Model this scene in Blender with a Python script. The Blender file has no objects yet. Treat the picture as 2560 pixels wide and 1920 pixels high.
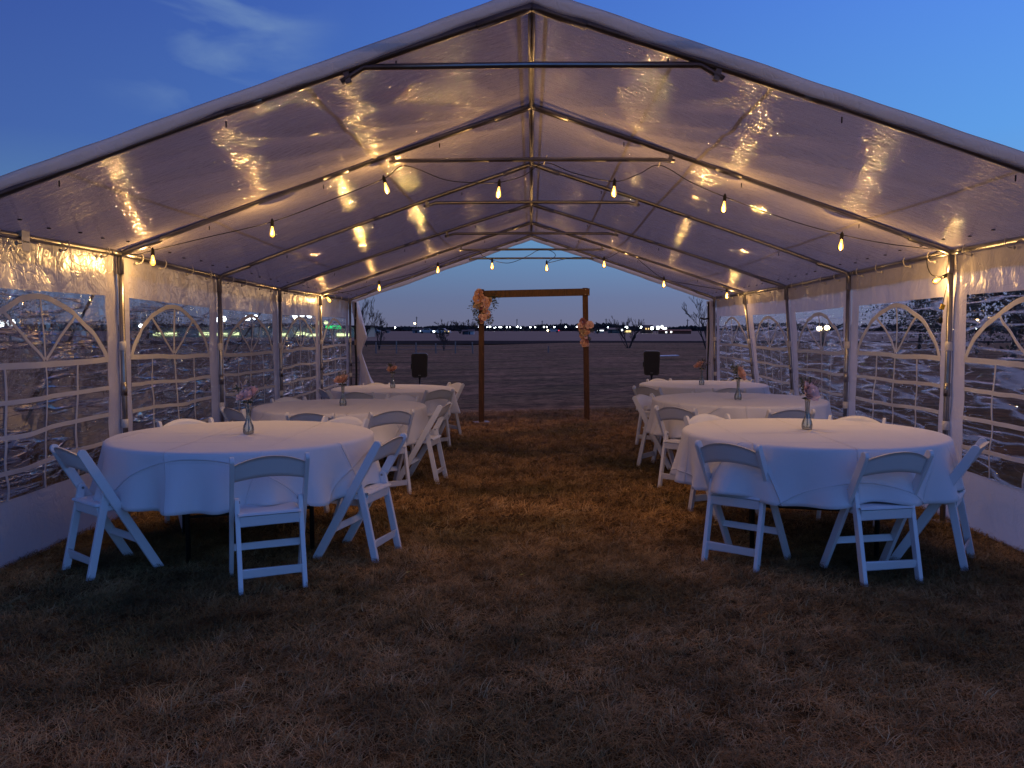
import bpy, math, random
from mathutils import Vector, Matrix, noise, Euler
R = math.radians
rnd = random.Random(7)
C = bpy.data.collections.new('scene'); bpy.context.scene.collection.children.link(C)
sc = bpy.context.scene
H = 1.5

# ---------------------------------------------------------------- camera
cam = bpy.data.cameras.new('camera'); cam.sensor_width = 36; cam.lens = 2125/2560*36
cam.clip_start = .05; cam.clip_end = 6000
co = bpy.data.objects.new('camera', cam); C.objects.link(co)
co.location = (0, 0, H); co.rotation_euler = (R(90-3.77), 0, R(1.29)); sc.camera = co

# ---------------------------------------------------------------- world: dusk sky
W = bpy.data.worlds.new('World'); sc.world = W; W.use_nodes = True
nt = W.node_tree; nt.nodes.clear()
def nd(t, typ, **k):
    n = t.nodes.new(typ)
    for a, b in k.items(): setattr(n, a, b)
    return n
def math_(t, op, a, b=None, c=None, clamp=False):
    n = nd(t, 'ShaderNodeMath', operation=op, use_clamp=clamp)
    for i, v in enumerate((a, b, c)):
        if v is None: continue
        if isinstance(v, (int, float)): n.inputs[i].default_value = v
        else: t.links.new(v, n.inputs[i])
    return n.outputs[0]
def ramp(t, fac, stops, interp='LINEAR'):
    n = nd(t, 'ShaderNodeValToRGB'); n.color_ramp.interpolation = interp
    el = n.color_ramp.elements
    while len(el) < len(stops): el.new(.5)
    for e, (p, c) in zip(el, stops):
        e.position = p; e.color = (*c, 1) if len(c) == 3 else c
    t.links.new(fac, n.inputs[0]); return n.outputs[0]
def mix(t, fac, a, b, blend='MIX'):
    n = nd(t, 'ShaderNodeMix', data_type='RGBA', blend_type=blend)
    for s, v in ((0, fac), (6, a), (7, b)):
        if isinstance(v, (int, float)): n.inputs[s].default_value = v
        elif isinstance(v, tuple): n.inputs[s].default_value = (*v, 1)
        else: t.links.new(v, n.inputs[s])
    return n.outputs[2]
def g(v): return (v, v, v)
tc = nd(nt, 'ShaderNodeTexCoord'); sx = nd(nt, 'ShaderNodeSeparateXYZ'); nt.links.new(tc.outputs['Generated'], sx.inputs[0])
az = math_(nt, 'ADD', math_(nt, 'MULTIPLY', sx.outputs[0], .95), math_(nt, 'MULTIPLY', sx.outputs[1], -.28))
mr = nd(nt, 'ShaderNodeMapRange', interpolation_type='SMOOTHSTEP'); nt.links.new(az, mr.inputs[0])
mr.inputs[1].default_value = -1.1; mr.inputs[2].default_value = .85
z = math_(nt, 'MAXIMUM', sx.outputs[2], 0)
zl = ramp(nt, z, [(0, (.130, .135, .215)), (.035, (.110, .145, .260)), (.10, (.100, .215, .385)), (.20, (.046, .095, .335)), (.36, (.026, .054, .270)), (1, (.018, .024, .13))])
zr = ramp(nt, z, [(0, (.20, .20, .32)), (.035, (.19, .24, .42)), (.10, (.17, .39, .72)), (.20, (.135, .42, .95)), (.36, (.105, .31, 1.0)), (.6, (.06, .14, .6)), (1, (.025, .05, .22))])
sky = mix(nt, mr.outputs[0], zl, zr)
# thin wisps of cloud high on the left
mp = nd(nt, 'ShaderNodeMapping'); nt.links.new(tc.outputs['Generated'], mp.inputs[0])
mp.inputs['Rotation'].default_value = (0, R(40), R(8)); mp.inputs['Scale'].default_value = (1.2, 1, 4.6)
no = nd(nt, 'ShaderNodeTexNoise'); nt.links.new(mp.outputs[0], no.inputs[0]); no.inputs['Scale'].default_value = 4.3; no.inputs['Detail'].default_value = 6; no.inputs['Roughness'].default_value = .5; no.inputs['Distortion'].default_value = .5
wis = ramp(nt, no.outputs[0], [(.50, g(0)), (.72, g(1))])
vd = nd(nt, 'ShaderNodeVectorMath', operation='DISTANCE'); nt.links.new(tc.outputs['Generated'], vd.inputs[0]); vd.inputs[1].default_value = (-.33, .89, .31)
msk = ramp(nt, vd.outputs['Value'], [(.02, g(1)), (.15, g(0))], 'EASE')
sky = mix(nt, math_(nt, 'MULTIPLY', math_(nt, 'MULTIPLY', wis, msk), .62), sky, (.20, .32, .52))
bg = nd(nt, 'ShaderNodeBackground'); nt.links.new(sky, bg.inputs[0]); bg.inputs[1].default_value = 1.0
ns = nd(nt, 'ShaderNodeTexSky', sky_type='NISHITA'); ns.sun_disc = False; ns.sun_elevation = R(-3); ns.sun_rotation = R(134)
bg2 = nd(nt, 'ShaderNodeBackground'); nt.links.new(ns.outputs[0], bg2.inputs[0]); bg2.inputs[1].default_value = .05
ad = nd(nt, 'ShaderNodeAddShader'); nt.links.new(bg.outputs[0], ad.inputs[0]); nt.links.new(bg2.outputs[0], ad.inputs[1])
wo = nd(nt, 'ShaderNodeOutputWorld'); nt.links.new(ad.outputs[0], wo.inputs[0])

sl = bpy.data.lights.new('afterglow', 'SUN'); sl.energy = .70; sl.angle = R(70); sl.color = (1, .58, .44)
so = bpy.data.objects.new('afterglow', sl); C.objects.link(so); so.rotation_euler = (R(-38), R(32), 0)

sc.view_settings.view_transform = 'Standard'; sc.view_settings.look = 'None'
sc.view_settings.exposure = 0.0; sc.view_settings.gamma = 1
try:
    sc.cycles.use_denoising = True; sc.cycles.denoiser = 'OPENIMAGEDENOISE'
    sc.cycles.sample_clamp_indirect = 4; sc.cycles.caustics_reflective = False; sc.cycles.caustics_refractive = False
    sc.cycles.max_bounces = 8; sc.cycles.transparent_max_bounces = 24; sc.cycles.diffuse_bounces = 3; sc.cycles.glossy_bounces = 3
    sc.cycles.transmission_bounces = 6
except Exception: pass

# ---------------------------------------------------------------- measuring helpers (picture measurements -> places)
def zg(x, y):
    return 0.0 if y < 6 else -(.0155-.0028*max(-4, min(4, x)))*(min(y, 16)-6)
_p, _w = R(3.77), R(1.29)
def ray(dx, dy):
    a = (dx*2560/2212-1280)/2125; b = -(dy*1920/1659-960)/2125
    y = math.cos(_p)+b*math.sin(_p); z = -math.sin(_p)+b*math.cos(_p)
    return (a*math.cos(_w)-y*math.sin(_w), a*math.sin(_w)+y*math.cos(_w), z)
def P(dx, dy, Y):
    r = ray(dx, dy); t = Y/r[1]; return Vector((r[0]*t, Y, H+r[2]*t))
def S(px, py, Y): return P(px*2212/2560, py*1659/1920, Y)

# ---------------------------------------------------------------- mesh helpers
class MB:
    def __init__(s): s.v = []; s.f = []; s.uv = None
    def add(s, vs, fs):
        n = len(s.v); s.v += [tuple(v) for v in vs]; s.f += [tuple(i+n for i in f) for f in fs]; return s
    def box(s, c, d, rot=None, bev=0):
        x, y, z = d[0]/2, d[1]/2, d[2]/2; c = Vector(c)
        if bev:
            pts = []
            b = min(bev, x*.9, y*.9, z*.9)
            for sz in (-1, 1):
                for ins in ((b, z) if sz < 0 else (0, z-b), (0, z-b) if sz < 0 else (b, z)):
                    i, zz = ins
                    for (sx_, sy_, ax) in ((1, 1, 0), (-1, 1, 1), (-1, -1, 0), (1, -1, 1)):
                        a1 = (sx_*(x-i-(0 if ax else b)), sy_*(y-i-(b if ax else 0)))
                        a2 = (sx_*(x-i-(b if ax else 0)), sy_*(y-i-(0 if ax else b)))
                        pts.append(Vector((a1[0], a1[1], sz*zz))); pts.append(Vector((a2[0], a2[1], sz*zz)))
            fs = [tuple(range(7, -1, -1)), tuple(range(24, 32))]
            for r_ in range(3):
                for k in range(8):
                    fs.append((r_*8+k, r_*8+(k+1) % 8, (r_+1)*8+(k+1) % 8, (r_+1)*8+k))
        else:
            pts = [Vector((i*x, j*y, k*z)) for k in (-1, 1) for j in (-1, 1) for i in (-1, 1)]
            fs = [(0, 2, 3, 1), (4, 5, 7, 6), (0, 1, 5, 4), (2, 6, 7, 3), (0, 4, 6, 2), (1, 3, 7, 5)]
        if rot is not None:
            m = rot if isinstance(rot, Matrix) else Euler(rot).to_matrix()
            pts = [m @ p for p in pts]
        return s.add([c+p for p in pts], fs)
    def tube(s, pts, r, n=8, cap=True):
        pts = [Vector(p) for p in pts]; rs = r if isinstance(r, (list, tuple)) else [r]*len(pts)
        base = len(s.v); u = None
        for i, p in enumerate(pts):
            t = (pts[min(i+1, len(pts)-1)]-pts[max(i-1, 0)])
            if t.length < 1e-9: t = Vector((0, 0, 1))
            t.normalize()
            if u is None:
                u = t.orthogonal().normalized()
            else:
                u = (u-t*u.dot(t))
                u = u.normalized() if u.length > 1e-6 else t.orthogonal().normalized()
            w = t.cross(u)
            for k in range(n):
                a = 2*math.pi*k/n; s.v.append(tuple(p+(u*math.cos(a)+w*math.sin(a))*rs[i]))
        for i in range(len(pts)-1):
            for k in range(n):
                a = base+i*n+k; b = base+i*n+(k+1) % n
                s.f.append((a, b, b+n, a+n))
        if cap:
            s.f.append(tuple(base+k for k in range(n-1, -1, -1))); e = base+(len(pts)-1)*n
            s.f.append(tuple(e+k for k in range(n)))
        return s
    def lathe(s, prof, n=20, c=(0, 0, 0), m=None):
        base = len(s.v); c = Vector(c)
        for (r, z_) in prof:
            for k in range(n):
                a = 2*math.pi*k/n; p = Vector((r*math.cos(a), r*math.sin(a), z_))
                if m is not None: p = m @ p
                s.v.append(tuple(c+p))
        for i in range(len(prof)-1):
            for k in range(n):
                a = base+i*n+k; b = base+i*n+(k+1) % n; s.f.append((a, b, b+n, a+n))
        return s
    def grid(s, fn, us, vs, skip=None):
        base = len(s.v); nv = len(vs)
        for u in us:
            for v in vs: s.v.append(tuple(fn(u, v)))
        for i in range(len(us)-1):
            for j in range(nv-1):
                if skip and skip((us[i]+us[i+1])/2, (vs[j]+vs[j+1])/2): continue
                a = base+i*nv+j; s.f.append((a, a+1, a+nv+1, a+nv))
        return s
    def prism(s, outline, axis_a, axis_b, axis_n, c, th):
        c = Vector(c); A, B, N = Vector(axis_a), Vector(axis_b), Vector(axis_n); n = len(outline)
        vs = [c+A*a+B*b+N*(th/2) for a, b in outline]+[c+A*a+B*b-N*(th/2) for a, b in outline]
        fs = [tuple(range(n)), tuple(range(2*n-1, n-1, -1))]+[(i, i+n, (i+1) % n+n, (i+1) % n) for i in range(n)]
        return s.add(vs, fs)
    def mesh(s, name, m=None, smooth=False):
        me = bpy.data.meshes.new(name); me.from_pydata(s.v, [], s.f)
        if m: me.materials.append(m)
        if smooth: me.polygons.foreach_set('use_smooth', [True]*len(me.polygons))
        me.update(); return me
    def build(s, name, m, parent=None, smooth=False, **k):
        o = bpy.data.objects.new(name, s.mesh(name, m, smooth)); C.objects.link(o)
        if parent: o.parent = parent
        for a, b in k.items(): o[a] = b
        return o
def inst(name, me, parent=None, loc=(0, 0, 0), rot=(0, 0, 0), scale=1, **k):
    o = bpy.data.objects.new(name, me); C.objects.link(o); o.location = loc; o.rotation_euler = rot
    o.scale = (scale,)*3 if isinstance(scale, (int, float)) else scale
    if parent: o.parent = parent
    for a, b in k.items(): o[a] = b
    return o
def thing(name, label, cat, loc=(0, 0, 0), rz=0, group=None):
    o = bpy.data.objects.new(name, None); C.objects.link(o); o.location = loc; o.rotation_euler = (0, 0, rz)
    o.empty_display_size = .1
    o['label'] = label; o['category'] = cat
    if group: o['group'] = group
    return o
def tag(o, label, cat, group=None):
    o['label'] = label; o['category'] = cat
    if group: o['group'] = group
    return o
def frange(a, b, n): return [a+(b-a)*i/n for i in range(n+1)]
def sm(a, b, x):
    t = max(0, min(1, (x-a)/(b-a))); return t*t*(3-2*t)
def nz(x, y, z=0): return noise.noise(Vector((x, y, z)))

# ---------------------------------------------------------------- materials
def newmat(name):
    m = bpy.data.materials.new(name); m.use_nodes = True; t = m.node_tree; t.nodes.clear()
    o = nd(t, 'ShaderNodeOutputMaterial'); return m, t, o
def noise_tex(t, scale, detail=4, rough=.55, vec=None, stretch=None, dist=0, rot=None, coord='Object'):
    if vec is None:
        vec = nd(t, 'ShaderNodeTexCoord').outputs[coord]
    if stretch or rot:
        mp = nd(t, 'ShaderNodeMapping'); t.links.new(vec, mp.inputs[0])
        if stretch: mp.inputs['Scale'].default_value = stretch
        if rot: mp.inputs['Rotation'].default_value = rot
        vec = mp.outputs[0]
    n = nd(t, 'ShaderNodeTexNoise'); t.links.new(vec, n.inputs[0])
    n.inputs['Scale'].default_value = scale; n.inputs['Detail'].default_value = detail
    n.inputs['Roughness'].default_value = rough; n.inputs['Distortion'].default_value = dist
    return n.outputs[0]
def bump(t, h, strength, dist=.01, normal=None):
    b = nd(t, 'ShaderNodeBump'); b.inputs['Strength'].default_value = strength; b.inputs['Distance'].default_value = dist
    t.links.new(h, b.inputs['Height'])
    if normal is not None: t.links.new(normal, b.inputs['Normal'])
    return b.outputs[0]
def principled(name, col, rough=.6, metal=0, var=.15, nscale=8, bmp=0, bscale=60, coat=0, spec=.5, stretch=None, col2=None):
    m, t, o = newmat(name); p = nd(t, 'ShaderNodeBsdfPrincipled'); t.links.new(p.outputs[0], o.inputs[0])
    c2 = col2 or tuple(c*(1-var) for c in col)
    f = ramp(t, noise_tex(t, nscale, 5, stretch=stretch), [(.35, g(0)), (.65, g(1))])
    t.links.new(mix(t, f, col, c2), p.inputs['Base Color'])
    p.inputs['Roughness'].default_value = rough; p.inputs['Metallic'].default_value = metal
    p.inputs['Specular IOR Level'].default_value = spec
    p.inputs['Coat Weight'].default_value = coat
    if bmp:
        t.links.new(bump(t, noise_tex(t, bscale, 3, stretch=stretch), bmp, .004), p.inputs['Normal'])
    return m
def emis(name, col, s):
    m, t, o = newmat(name); e = nd(t, 'ShaderNodeEmission'); e.inputs[0].default_value = (*col, 1); e.inputs[1].default_value = s
    t.links.new(e.outputs[0], o.inputs[0]); m.cycles.emission_sampling = 'NONE'; return m

def tarp(name, col=(.62, .60, .60), trans=.30, big=.5, fine=.45, shine=.10, rough=.16, stretch=(1, 3.2, 1), rot=None, fscale=26, spec=.75, vor=.25, fdet=3, fd=.0085):
    m, t, o = newmat(name)
    h1 = noise_tex(t, fscale, fdet, .6, stretch=stretch, dist=.6, rot=rot)
    h2 = noise_tex(t, 3.2, 3, .5, stretch=stretch, dist=.8, rot=rot)
    vo = nd(t, 'ShaderNodeTexVoronoi', feature='DISTANCE_TO_EDGE'); vo.inputs['Scale'].default_value = 9
    cd = nd(t, 'ShaderNodeTexCoord'); mpn = nd(t, 'ShaderNodeMapping'); mpn.inputs['Scale'].default_value = stretch
    if rot: mpn.inputs['Rotation'].default_value = rot
    t.links.new(cd.outputs['Object'], mpn.inputs[0])
    wv = nd(t, 'ShaderNodeVectorMath', operation='ADD'); t.links.new(mpn.outputs[0], wv.inputs[0])
    nn = nd(t, 'ShaderNodeTexNoise'); nn.inputs['Scale'].default_value = 3; t.links.new(mpn.outputs[0], nn.inputs[0])
    t.links.new(nn.outputs['Color'], wv.inputs[1]); t.links.new(wv.outputs[0], vo.inputs[0])
    crs = ramp(t, vo.outputs[0], [(0, g(0)), (.12, g(1))])
    n1 = bump(t, h2, big, .05)
    n2 = bump(t, crs, vor, .004, n1)
    n3 = bump(t, h1, fine, fd, n2)
    colv = mix(t, noise_tex(t, 2.3, 5), tuple(c*.86 for c in col), col)
    d = nd(t, 'ShaderNodeBsdfDiffuse'); t.links.new(colv, d.inputs[0]); t.links.new(n2, d.inputs['Normal'])
    tr = nd(t, 'ShaderNodeBsdfTranslucent'); t.links.new(colv, tr.inputs[0]); t.links.new(n2, tr.inputs['Normal'])
    gl = nd(t, 'ShaderNodeBsdfAnisotropic') if False else nd(t, 'ShaderNodeBsdfGlossy')
    gl.inputs['Roughness'].default_value = rough; gl.inputs[0].default_value = (1, 1, 1, 1); t.links.new(n3, gl.inputs['Normal'])
    m1 = nd(t, 'ShaderNodeMixShader'); m1.inputs[0].default_value = trans
    t.links.new(d.outputs[0], m1.inputs[1]); t.links.new(tr.outputs[0], m1.inputs[2])
    fr = nd(t, 'ShaderNodeFresnel'); fr.inputs[0].default_value = 1.45; t.links.new(n3, fr.inputs['Normal'])
    f2 = math_(t, 'ADD', math_(t, 'MULTIPLY', fr.outputs[0], spec), shine, clamp=True)
    m2 = nd(t, 'ShaderNodeMixShader'); t.links.new(f2, m2.inputs[0])
    t.links.new(m1.outputs[0], m2.inputs[1]); t.links.new(gl.outputs[0], m2.inputs[2])
    t.links.new(m2.outputs[0], o.inputs[0]); return m

M = {}
M['roof'] = tarp('roof_tarpaulin', (.57, .52, .50), .38, .16, 1.0, .01, .075, (.9, 3.2, 1), (0, 0, .25), 7.5, 1.0, .3, 5, .020)
M['wall'] = tarp('wall_tarpaulin', (.80, .76, .76), .48, .5, .18, .0, .28, (1, 1.3, .9), (.7, 0, 0), 13, .22, .3)
M['hem'] = tarp('hem_tarpaulin', (.86, .88, .92), .42, .2, .1, .0, .45, (1, 1, 1), None, 10, .3)
def film_mat():
    m, t, o = newmat('clear_vinyl')
    cd = nd(t, 'ShaderNodeTexCoord').outputs['Object']
    def ridge(n, w): 
        return ramp(t, math_(t, 'ABSOLUTE', math_(t, 'SUBTRACT', n, .5)), [(0, g(1)), (w, g(0))], 'EASE')
    r1 = ridge(noise_tex(t, 2.4, 2, .45, cd, (1, .28, 3.2), .25, (R(-28), 0, 0)), .045)
    r2 = ridge(noise_tex(t, 8, 2, .5, cd, (1, .38, 2.6), .35, (R(-24), 0, 0)), .024)
    r3 = ramp(t, noise_tex(t, 30, 2, .6, cd, (1, .6, 2.0), 1.0, (R(-20), 0, 0)), [(.60, g(0)), (.72, g(1))])
    pat = ramp(t, noise_tex(t, 1.3, 3, .6, cd), [(.42, g(.15)), (.62, g(1))])
    n1 = bump(t, r1, 1.0, .030); n2 = bump(t, math_(t, 'MULTIPLY', r2, pat), 1.0, .012, n1); n3 = bump(t, math_(t, 'MULTIPLY', r3, pat), .8, .003, n2)
    tr = nd(t, 'ShaderNodeBsdfTransparent'); tr.inputs[0].default_value = (.90, .91, .93, 1)
    gl = nd(t, 'ShaderNodeBsdfGlossy'); gl.inputs['Roughness'].default_value = .05; t.links.new(n3, gl.inputs['Normal'])
    rf = nd(t, 'ShaderNodeBsdfRefraction'); rf.inputs['Roughness'].default_value = .10; rf.inputs['IOR'].default_value = 1.22; t.links.new(bump(t, noise_tex(t, 22, 3, .6, cd, (1, .6, 2.0), 1.0, (R(-20), 0, 0)), .8, .012, n3), rf.inputs['Normal'])
    fr = nd(t, 'ShaderNodeFresnel'); fr.inputs[0].default_value = 1.42; t.links.new(n3, fr.inputs['Normal'])
    msk = math_(t, 'MAXIMUM', math_(t, 'MULTIPLY', r1, .8), math_(t, 'MAXIMUM', math_(t, 'MULTIPLY', r2, pat), math_(t, 'MULTIPLY', r3, pat)))
    a = nd(t, 'ShaderNodeMixShader'); t.links.new(math_(t, 'ADD', math_(t, 'MULTIPLY', msk, .35), .07), a.inputs[0])
    t.links.new(tr.outputs[0], a.inputs[1]); t.links.new(rf.outputs[0], a.inputs[2])
    hz = nd(t, 'ShaderNodeMixShader'); dfs = nd(t, 'ShaderNodeBsdfTranslucent'); dfs.inputs[0].default_value = (.85, .88, .92, 1); t.links.new(math_(t, 'MULTIPLY', math_(t, 'MAXIMUM', r1, math_(t, 'MULTIPLY', r2, pat)), .45), hz.inputs[0]); t.links.new(a.outputs[0], hz.inputs[1]); t.links.new(dfs.outputs[0], hz.inputs[2]); a = hz  # milky tint on the creases imitates bright sky reflections
    b = nd(t, 'ShaderNodeMixShader'); f0 = math_(t, 'MULTIPLY', fr.outputs[0], math_(t, 'ADD', math_(t, 'MULTIPLY', msk, .75), .30)); t.links.new(math_(t, 'MINIMUM', f0, .8), b.inputs[0])
    t.links.new(a.outputs[0], b.inputs[1]); t.links.new(gl.outputs[0], b.inputs[2])
    t.links.new(b.outputs[0], o.inputs[0]); return m
M['film'] = film_mat()
M['bar'] = tarp('printed_white_bar', (.78, .77, .78), .40, .1, .05, .0, .4, (1, 1, 1), None, 10, .2, .05)
M['steel'] = principled('galvanised_steel', (.34, .33, .33), .34, 1.0, .3, 6, .15, 40)
M['strap'] = principled('white_webbing', (.68, .66, .63), .7, 0, .1, 40)
M['black_strap'] = principled('black_webbing', (.012, .012, .013), .8)
M['bungee'] = principled('white_bungee', (.7, .66, .6), .6)
M['chair'] = principled('white_resin', (.76, .77, .79), .38, 0, .05, 3, .06, 120)
M['bolt'] = principled('zinc_bolt', (.3, .3, .3), .4, .9)
M['black_paint'] = principled('black_paint', (.012, .011, .011), .45)
M['wire'] = principled('black_cable', (.010, .010, .010), .6)
M['yellow_tag'] = principled('yellow_tag', (.6, .4, .03), .6)
M['stem'] = principled('flower_stem', (.03, .055, .02), .6)
M['leaf'] = principled('leaf_green', (.045, .07, .035), .6, col2=(.09, .10, .05), nscale=30)
M['petal'] = principled('blush_petal', (.90, .66, .64), .6, col2=(.80, .52, .50), nscale=40)
M['petal_peach'] = principled('peach_petal', (.82, .52, .42), .6, col2=(.68, .38, .29), nscale=40)
M['petal_cream'] = principled('cream_petal', (.74, .60, .42), .6, col2=(.55, .38, .24), nscale=40)
M['petal_mauve'] = principled('mauve_petal', (.50, .24, .28), .6, col2=(.36, .15, .18), nscale=40)
M['sprig_white'] = principled('white_sprig', (.6, .55, .5), .7)
M['sprig_mauve'] = principled('mauve_sprig', (.30, .18, .24), .7)
M['speaker'] = principled('speaker_plastic', (.010, .010, .010), .45, bmp=.2, bscale=200)
M['grille'] = principled('speaker_grille', (.006, .006, .006), .6, bmp=.6, bscale=350)
M['badge'] = principled('badge', (.25, .25, .25), .4)
M['bark'] = principled('bark', (.055, .042, .034), .9, col2=(.03, .024, .02), nscale=12, bmp=.5, bscale=40)
M['twig'] = principled('twig', (.06, .045, .038), .9)
M['conifer'] = principled('dark_foliage', (.014, .020, .013), .8, col2=(.028, .032, .018), nscale=3)
M['far_wood'] = principled('far_brush', (.022, .018, .020), .9, col2=(.035, .028, .026), nscale=.3)
M['post'] = principled('weathered_post', (.26, .20, .17), .9, nscale=10)
M['pole'] = principled('utility_pole', (.035, .028, .026), .9)
M['label'] = principled('white_label', (.75, .73, .7), .5)
M['ink'] = principled('black_ink', (.02, .02, .03), .6)
def wood_mat():
    m, t, o = newmat('stained_timber'); p = nd(t, 'ShaderNodeBsdfPrincipled'); t.links.new(p.outputs[0], o.inputs[0])
    n = noise_tex(t, 5, 6, .6, None, (9, 9, .9), 1.2)
    c = ramp(t, n, [(.3, (.040, .014, .005)), (.5, (.090, .034, .010)), (.72, (.15, .062, .020))])
    t.links.new(c, p.inputs['Base Color']); p.inputs['Roughness'].default_value = .55
    t.links.new(bump(t, noise_tex(t, 30, 3, .5, None, (6, 6, .4)), .4, .003), p.inputs['Normal']); return m
M['wood'] = wood_mat()
def cloth_mat():
    m, t, o = newmat('white_polyester_cloth'); p = nd(t, 'ShaderNodeBsdfPrincipled'); t.links.new(p.outputs[0], o.inputs[0])
    uv = nd(t, 'ShaderNodeUVMap'); s = nd(t, 'ShaderNodeSeparateXYZ'); t.links.new(uv.outputs[0], s.inputs[0])
    hs = []
    for i, per, off in ((0, .56, .13), (1, .47, .07)):
        f = math_(t, 'FRACT', math_(t, 'ADD', math_(t, 'DIVIDE', s.outputs[i], per), off))
        d = math_(t, 'ABSOLUTE', math_(t, 'SUBTRACT', f, .5))
        hs.append(ramp(t, d, [(0, g(1)), (.012, g(.35)), (.05, g(0))]))
    h = math_(t, 'MAXIMUM', hs[0], hs[1])
    brk = ramp(t, noise_tex(t, 2.2, 2), [(.35, g(.15)), (.6, g(1))])
    h = math_(t, 'MULTIPLY', h, brk)
    n1 = bump(t, h, .9, .010)
    n2 = bump(t, noise_tex(t, 4.5, 3), .25, .02, n1)
    n3 = bump(t, noise_tex(t, 420, 2), .25, .001, n2)
    t.links.new(n3, p.inputs['Normal'])
    t.links.new(mix(t, noise_tex(t, 3, 4), (.70, .70, .73), (.76, .76, .78)), p.inputs['Base Color'])
    p.inputs['Roughness'].default_value = .75; p.inputs['Sheen Weight'].default_value = .15; p.inputs['Specular IOR Level'].default_value = .25
    return m
M['cloth'] = cloth_mat()
def glass_mat(name, ior=1.45, col=(.95, .97, .97)):
    m, t, o = newmat(name)
    gl = nd(t, 'ShaderNodeBsdfGlossy'); gl.inputs['Roughness'].default_value = .03
    tr = nd(t, 'ShaderNodeBsdfTransparent'); tr.inputs[0].default_value = (*col, 1)
    rf = nd(t, 'ShaderNodeBsdfRefraction'); rf.inputs['IOR'].default_value = ior; rf.inputs['Roughness'].default_value = .01; rf.inputs[0].default_value = (*col, 1)
    fr = nd(t, 'ShaderNodeFresnel'); fr.inputs[0].default_value = 1.5
    a = nd(t, 'ShaderNodeMixShader'); a.inputs[0].default_value = .45; t.links.new(rf.outputs[0], a.inputs[1]); t.links.new(tr.outputs[0], a.inputs[2])
    b = nd(t, 'ShaderNodeMixShader'); t.links.new(math_(t, 'ADD', math_(t, 'MULTIPLY', fr.outputs[0], 1.0), .03, clamp=True), b.inputs[0])
    t.links.new(a.outputs[0], b.inputs[1]); t.links.new(gl.outputs[0], b.inputs[2]); t.links.new(b.outputs[0], o.inputs[0]); return m
def vase_mat(name, col, k):
    m, t, o = newmat(name)
    gl = nd(t, 'ShaderNodeBsdfGlossy'); gl.inputs['Roughness'].default_value = .04
    tr = nd(t, 'ShaderNodeBsdfTransparent'); tr.inputs[0].default_value = (*col, 1)
    df = nd(t, 'ShaderNodeBsdfDiffuse'); df.inputs[0].default_value = (.8, .85, .85, 1)
    a = nd(t, 'ShaderNodeMixShader'); a.inputs[0].default_value = .05; t.links.new(tr.outputs[0], a.inputs[1]); t.links.new(df.outputs[0], a.inputs[2])
    fr = nd(t, 'ShaderNodeLayerWeight'); fr.inputs[0].default_value = .35; b = nd(t, 'ShaderNodeMixShader')
    t.links.new(math_(t, 'MULTIPLY', fr.outputs['Fresnel'], k), b.inputs[0]); t.links.new(a.outputs[0], b.inputs[1]); t.links.new(gl.outputs[0], b.inputs[2]); t.links.new(b.outputs[0], o.inputs[0]); return m
M['vase'] = vase_mat('vase_glass', (.93, .95, .95), .8); M['water'] = vase_mat('vase_water', (.93, .97, .96), .4)
def bulb_glass():
    m, t, o = newmat('bulb_glass')
    tr = nd(t, 'ShaderNodeBsdfTransparent'); tr.inputs[0].default_value = (1, .93, .75, 1)
    e = nd(t, 'ShaderNodeEmission'); e.inputs[0].default_value = (1, .44, .04, 1); e.inputs[1].default_value = 2.4
    ad_ = nd(t, 'ShaderNodeAddShader'); t.links.new(tr.outputs[0], ad_.inputs[0]); t.links.new(e.outputs[0], ad_.inputs[1])
    gl = nd(t, 'ShaderNodeBsdfGlossy'); gl.inputs['Roughness'].default_value = .05
    fr = nd(t, 'ShaderNodeFresnel'); b = nd(t, 'ShaderNodeMixShader'); t.links.new(fr.outputs[0], b.inputs[0])
    t.links.new(ad_.outputs[0], b.inputs[1]); t.links.new(gl.outputs[0], b.inputs[2]); t.links.new(b.outputs[0], o.inputs[0])
    m.cycles.emission_sampling = 'NONE'; return m
M['bulb'] = bulb_glass()
M['filament'] = emis('lit_filament', (1, .60, .14), 7)
M['lamp_white'] = emis('lit_white_lamp', (.85, .95, 1), 12)
M['lamp_warm'] = emis('lit_warm_lamp', (1, .75, .42), 12)
M['lamp_green'] = emis('lit_green_sign', (.03, 1, .25), 1.6)
M['lit_yellow'] = emis('lit_windows', (1, .72, .30), 1.3)
M['glow_yellow'] = emis('yellow_green_glow', (.85, 1, .50), 2.2)
M['lit_white'] = emis('lit_white_panel', (.9, .95, 1), 2.5)
M['tail_red'] = emis('lit_tail_lamp', (1, .03, .03), 2)

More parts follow.
